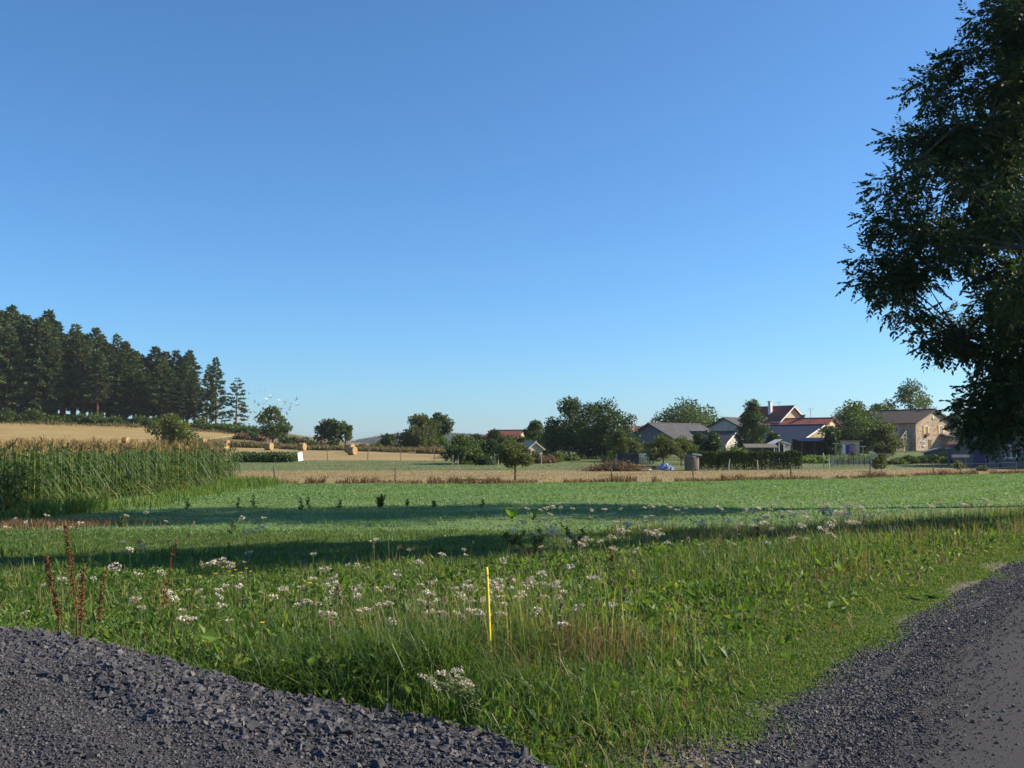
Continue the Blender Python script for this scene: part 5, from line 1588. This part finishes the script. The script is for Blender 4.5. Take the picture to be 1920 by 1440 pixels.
fence('stubble_fence', 'post and wire fence below the stubble field', [(402, 121), (449, 120.5), (496, 120), (552, 119), (615, 119), (690, 118), (752, 118), (815, 118)], 1.2, .05, (.5, .85), lean=.06)
fence('bank_fence', 'line of small fence posts on the bank skyline', [(578, 190), (598, 187), (612, 186), (662, 184), (678, 184), (694, 184), (712, 183), (735, 183), (755, 182)], 1.5, .05, (.8,), lean=.03)
fence('garden_fence', 'pale posts of the wire garden fence right of the hedge', [(1498, 91), (1543, 92), (1553, 92)], 1.35, .05, (.4, .8), 'wood_pale', .03)
# wooden pale fence
def pales():
    a = on(1558, 96); b = on(1633, 97.5)
    t = thing('paling_fence', 'grey wooden paling fence with top rail and stout end posts', 'fence', tuple(a))
    v = b - a; n = 30
    for q in (0, 1): MB().box(tuple(v * q + Vector((0, 0, .5))), (.18, .18, 1.15)).build('post', MT['wood_pale'], t)
    for z in (.25, .85): MB().tube([tuple(Vector((0, 0, z))), tuple(v + Vector((0, 0, z)))], [.05, .05], 5).build('rail', MT['wood_grey'], t)
    for k in range(1, n):
        MB().box(tuple(v * (k / n) + Vector((0, -.07, .45))), (.055, .03, .92)).build('pale', MT['wood_pale' if k % 4 else 'wood_grey'], t)
pales()
# pale rail fence in the orchard
a = on(1050, 126)
t = thing('rail_fence', 'pale two-rail fence under the tall pair of trees', 'fence', tuple(a))
b = on(1115, 127) - a
for q in (0, .25, .5, .75, 1): MB().box(tuple(b * q + Vector((0, 0, .45))), (.1, .1, 1.0)).build('post', MT['wood_pale'], t)
for z in (.45, .85): MB().tube([(0, -.06, z), (b.x, b.y - .06, b.z + z)], [.055, .055], 4).build('rail', MT['wood_pale'], t)
# orchard stakes
for (px, Y, h, l) in [(849, 101, 1.0, 'pale stake beside the trunk of the spreading orchard tree'), (859, 101.5, 1.0, 'pale stake leaning by the orchard shrubs'), (928, 97, 1.2, 'left white stake of the bean frame in the orchard'), (934, 97, 1.2, 'right white stake of the bean frame in the orchard'), (1015, 98, 1.2, 'thin grey stake in the orchard grass'),
                      (1365, 84, 1.0, 'pale stake in front of the clipped hedge'), (1419, 85, .9, 'second pale stake before the clipped hedge')]:
    p = on(px, Y)
    tag(MB().tube([(p.x, p.y, p.z - .1), (p.x + .02, p.y, p.z + h * .5), (p.x + random.gauss(0, .06), p.y, p.z + h)], [.05, .045, .04], 6).build('garden_stake', MT['wood_pale']), l, 'stake')

# ------------------------------------------------------------------ garden odds and ends
def board(name, label, cat, px, Y, dims, z, rot, m):
    p = on(px, Y)
    mb = MB(); mb.box((0, 0, 0), dims)
    o = mb.build(name, MT[m]); o.location = p + Vector((0, 0, z)); o.rotation_euler = rot
    return tag(o, label, cat)
t = thing('notice_board', 'white leaning panel standing beside the vegetable bed', 'panel', tuple(on(564, 110)), R(52))
MB().box((0, 0, .62), (.66, .05, .95), M=Matrix.Rotation(R(-10), 4, 'Y')).build('panel', MT['white'], t)
MB().box((-.2, .06, .3), (.06, .06, .8)).build('leg', MT['wood_grey'], t)
MB().box((.25, .06, .3), (.06, .06, .8)).build('leg', MT['wood_grey'], t)
# vegetable bed
n = 4500
X = rng.uniform(wx(445, 112), wx(556, 112), n); Y = 112 + rng.choice([-2.2, -.8, .6, 2.0], n) + rng.normal(0, .25, n)
P = stack(X, Y); P[:, 2] += rng.uniform(0, .95, n)
tag(leaves(P, .28, .8, None).build('bean_rows', MT['leaf_mid']), 'rows of leafy beans in the vegetable bed', 'vegetables', kind='stuff')
n = 3800
X = rng.uniform(wx(1500, 108), wx(1640, 108), n); Y = 108 + rng.choice([-2.4, -.8, .8, 2.4], n) + rng.normal(0, .25, n)
P = stack(X, Y); P[:, 2] += rng.uniform(0, .7, n) * (.6 + .5 * np.sin(X * 1.7) ** 2)
tag(leaves(P, .25, .8, None).build('cabbage_rows', MT['weed']), 'leafy vegetable rows below the barn', 'vegetables', kind='stuff')

# black covered pallet stack, white covered woodpile
p = on(1178, 103)
t = thing('covered_stack', 'stack covered with black plastic sheet on the lawn', 'stack', tuple(p), R(-8))
mb = MB(); mb.box((0, 0, .55), (2.1, 1.2, 1.15)); mb.build('cover', MT['plastic_black'], t)
MB().box((-1.2, -.2, .5), (.12, 1.1, 1.0)).build('pallet', MT['cloth_blue'], t)
p = on(1209, 103)
t = thing('woodpile', 'log pile under a white sheet beside the black covered stack', 'firewood', tuple(p), R(-8))
for k in range(21):
    row, c_ = divmod(k, 7)
    MB().tube([(-.75 + c_ * .25, -.45, .13 + row * .24), (-.75 + c_ * .25, .45, .13 + row * .24)], [.125, .125], 7).build('log', MT['wood_pale'], t)
MB().box((0, 0, .93), (1.95, 1.05, .3)).build('sheet', MT['white'], t)
board('white_board', 'white board lying flat on the grass beside the brushwood', 'board', 1211, 85, (1.1, .5, .06), .05, (R(6), 0, R(8)), 'white')
# blue tarpaulin heap
p = on(1246, 87)
t = thing('tarpaulin_heap', 'heap under a crumpled blue tarpaulin on the lawn', 'tarpaulin', tuple(p))
v = []; nx, ny = 14, 10
for j in range(ny):
    for i in range(nx):
        u, w = i / (nx - 1) * 2 - 1, j / (ny - 1) * 2 - 1
        e = max(0, 1 - u * u) * max(0, 1 - w * w)
        v.append((u * .75 + random.gauss(0, .03), w * .45 + random.gauss(0, .03), .5 * e ** .5 * (1 + random.gauss(0, .16)) - .02))
MB().add(v, [[j * nx + i, j * nx + i + 1, (j + 1) * nx + i + 1, (j + 1) * nx + i] for j in range(ny - 1) for i in range(nx - 1)]).build('sheet', MT['tarp_blue'], t)
MB().box((-.95, 0, .12), (.4, .5, .3)).build('sack', MT['plastic_black'], t)
# water tank
p = on(1296, 85)
t = thing('water_tank', 'grey water tank with white lid in front of the hedge end', 'tank', tuple(p))
MB().tube([(0, 0, .0), (0, 0, .06), (0, 0, .6), (0, 0, 1.15), (0, 0, 1.25)], [.56, .6, .62, .6, .55], 20).build('body', MT['wood_grey'], t, True)
MB().box((.42, -.1, 1.36), (.72, .7, .14), M=Matrix.Rotation(R(8), 4, 'Y')).build('lid', MT['white'], t)
# washing line
a = on(1566, 122); b = on(1604, 122)
t = thing('washing_line', 'washing line strung between two posts beside the broad tree', 'washing line', tuple(a))
v = b - a
for q in (0, 1):
    MB().box(tuple(v * q + Vector((0, 0, .95))), (.08, .08, 2.0)).build('post', MT['wood_pale'], t)
    MB().box(tuple(v * q + Vector((0, 0, 1.9))), (.7, .08, .08)).build('crossbar', MT['white'], t)
MB().tube([(0, 0, 1.85), (v.x * .5, v.y * .5, 1.75 + v.z * .5), (v.x, v.y, v.z + 1.85)], [.012] * 3, 4).build('line', MT['wire'], t)
for k, (q, w, h, m, l) in enumerate([(.40, .35, 1.1, 'cloth_white', 'white towel'), (.58, .5, 1.15, 'cloth_purple', 'purple dress'), (.74, .5, .8, 'cloth_blue', 'pale blue shirt'), (.90, .35, 1.0, 'cloth_salmon', 'salmon coloured cloth')]):
    o_ = a + v * q + Vector((0, 0, 1.74))
    gv = []
    for j in range(6):
        for i in range(7):
            gv.append(((i / 6 - .5) * w * (1 + .15 * (j / 5) * (k % 2)), .05 * math.sin(i * 1.7 + j * .6 + k), -h * j / 5))
    ob = MB().add(gv, [[j * 7 + i, j * 7 + i + 1, (j + 1) * 7 + i + 1, (j + 1) * 7 + i] for j in range(5) for i in range(6)]).build('laundry', MT[m], None, True)
    ob.location = o_
    tag(ob, l + ' hanging on the washing line', 'laundry')
# low orange wall behind the washing, garden wall, white panel
t = thing('garden_wall', 'low wall of pale stone blocks below the wispy shrub', 'wall', tuple(on(1648, 125)), R(4))
for r_ in range(2):
    for k in range(6):
        MB().box((-.95 + k * .38 + .19 * (r_ % 2), 0, .14 + r_ * .28), (.36, .3, .26)).build('block', MT['plaster_cream'], t)
t = thing('outbuilding', 'small peach rendered outbuilding behind the washing line', 'outhouse', tuple(on(1588, 127)), R(10))
MB().box((0, 0, 1.0), (2.6, 1.2, 2.1)).build('wall', MT['plaster_cream'], t)
MB().box((0, 0, 2.12), (2.9, 1.5, .12)).build('roof', MT['roof_brown'], t)
MB().box((.3, -.62, .9), (.6, .05, 1.7)).build('door', MT['door'], t)
t = thing('spotted_sign', 'white sign with two dark spots leaning by the garden wall', 'panel', tuple(on(1632, 120)))
Mr = Matrix.Rotation(R(18), 4, 'Y')
MB().box((0, 0, .5), (.42, .06, .95), M=Mr).build('board', MT['white'], t)
for z in (.36, .64): MB().tube([((z - .5) * .33, -.02, z), ((z - .5) * .33, -.06, z)], [.07, .07], 8).build('spot', MT['plastic_black'], t)
t = thing('bird_table', 'small white bird table beside the broad tree', 'bird table', tuple(on(1617, 120)))
MB().box((0, 0, .75), (.08, .08, 1.6)).build('post', MT['wood_pale'], t)
MB().box((0, 0, 1.58), (.55, .35, .08)).build('tray', MT['white'], t)
t = thing('plank_shelf', 'weathered plank shelf on posts at the edge of the dry strip', 'bench', tuple(on(1799, 90)))
MB().box((0, 0, 1.15), (1.45, .4, .24)).build('plank', MT['wood_pale'], t)
for x in (-.55, .45): MB().box((x, 0, .5), (.1, .1, 1.1)).build('leg', MT['wood_grey'], t)
t = thing('white_post', 'white painted post beside the low garden shed', 'post', tuple(on(1777, 101)))
MB().box((0, 0, .8), (.3, .16, 1.7)).build('shaft', MT['plaster_grey'], t)
MB().box((0, 0, 1.68), (.36, .22, .08)).build('cap', MT['white'], t)

# ------------------------------------------------------------------ air
hb = MB().box((0, 1340, 15.5), (4720, 2860, 61))
hz = hb.build('haze', [])
hm = bpy.data.materials.new('haze'); hm.use_nodes = True
hn = hm.node_tree; hn.nodes.clear()
ho = hn.nodes.new('ShaderNodeOutputMaterial'); hv = hn.nodes.new('ShaderNodeVolumePrincipled')
hv.inputs['Color'].default_value = (.86, .92, 1.0, 1)
hv.inputs['Density'].default_value = .00012
hv.inputs['Anisotropy'].default_value = .2
hn.links.new(hv.outputs[0], ho.inputs['Volume'])
hz.data.materials.append(hm)
tag(hz, 'faint blue morning haze over the countryside', 'haze', kind='stuff')
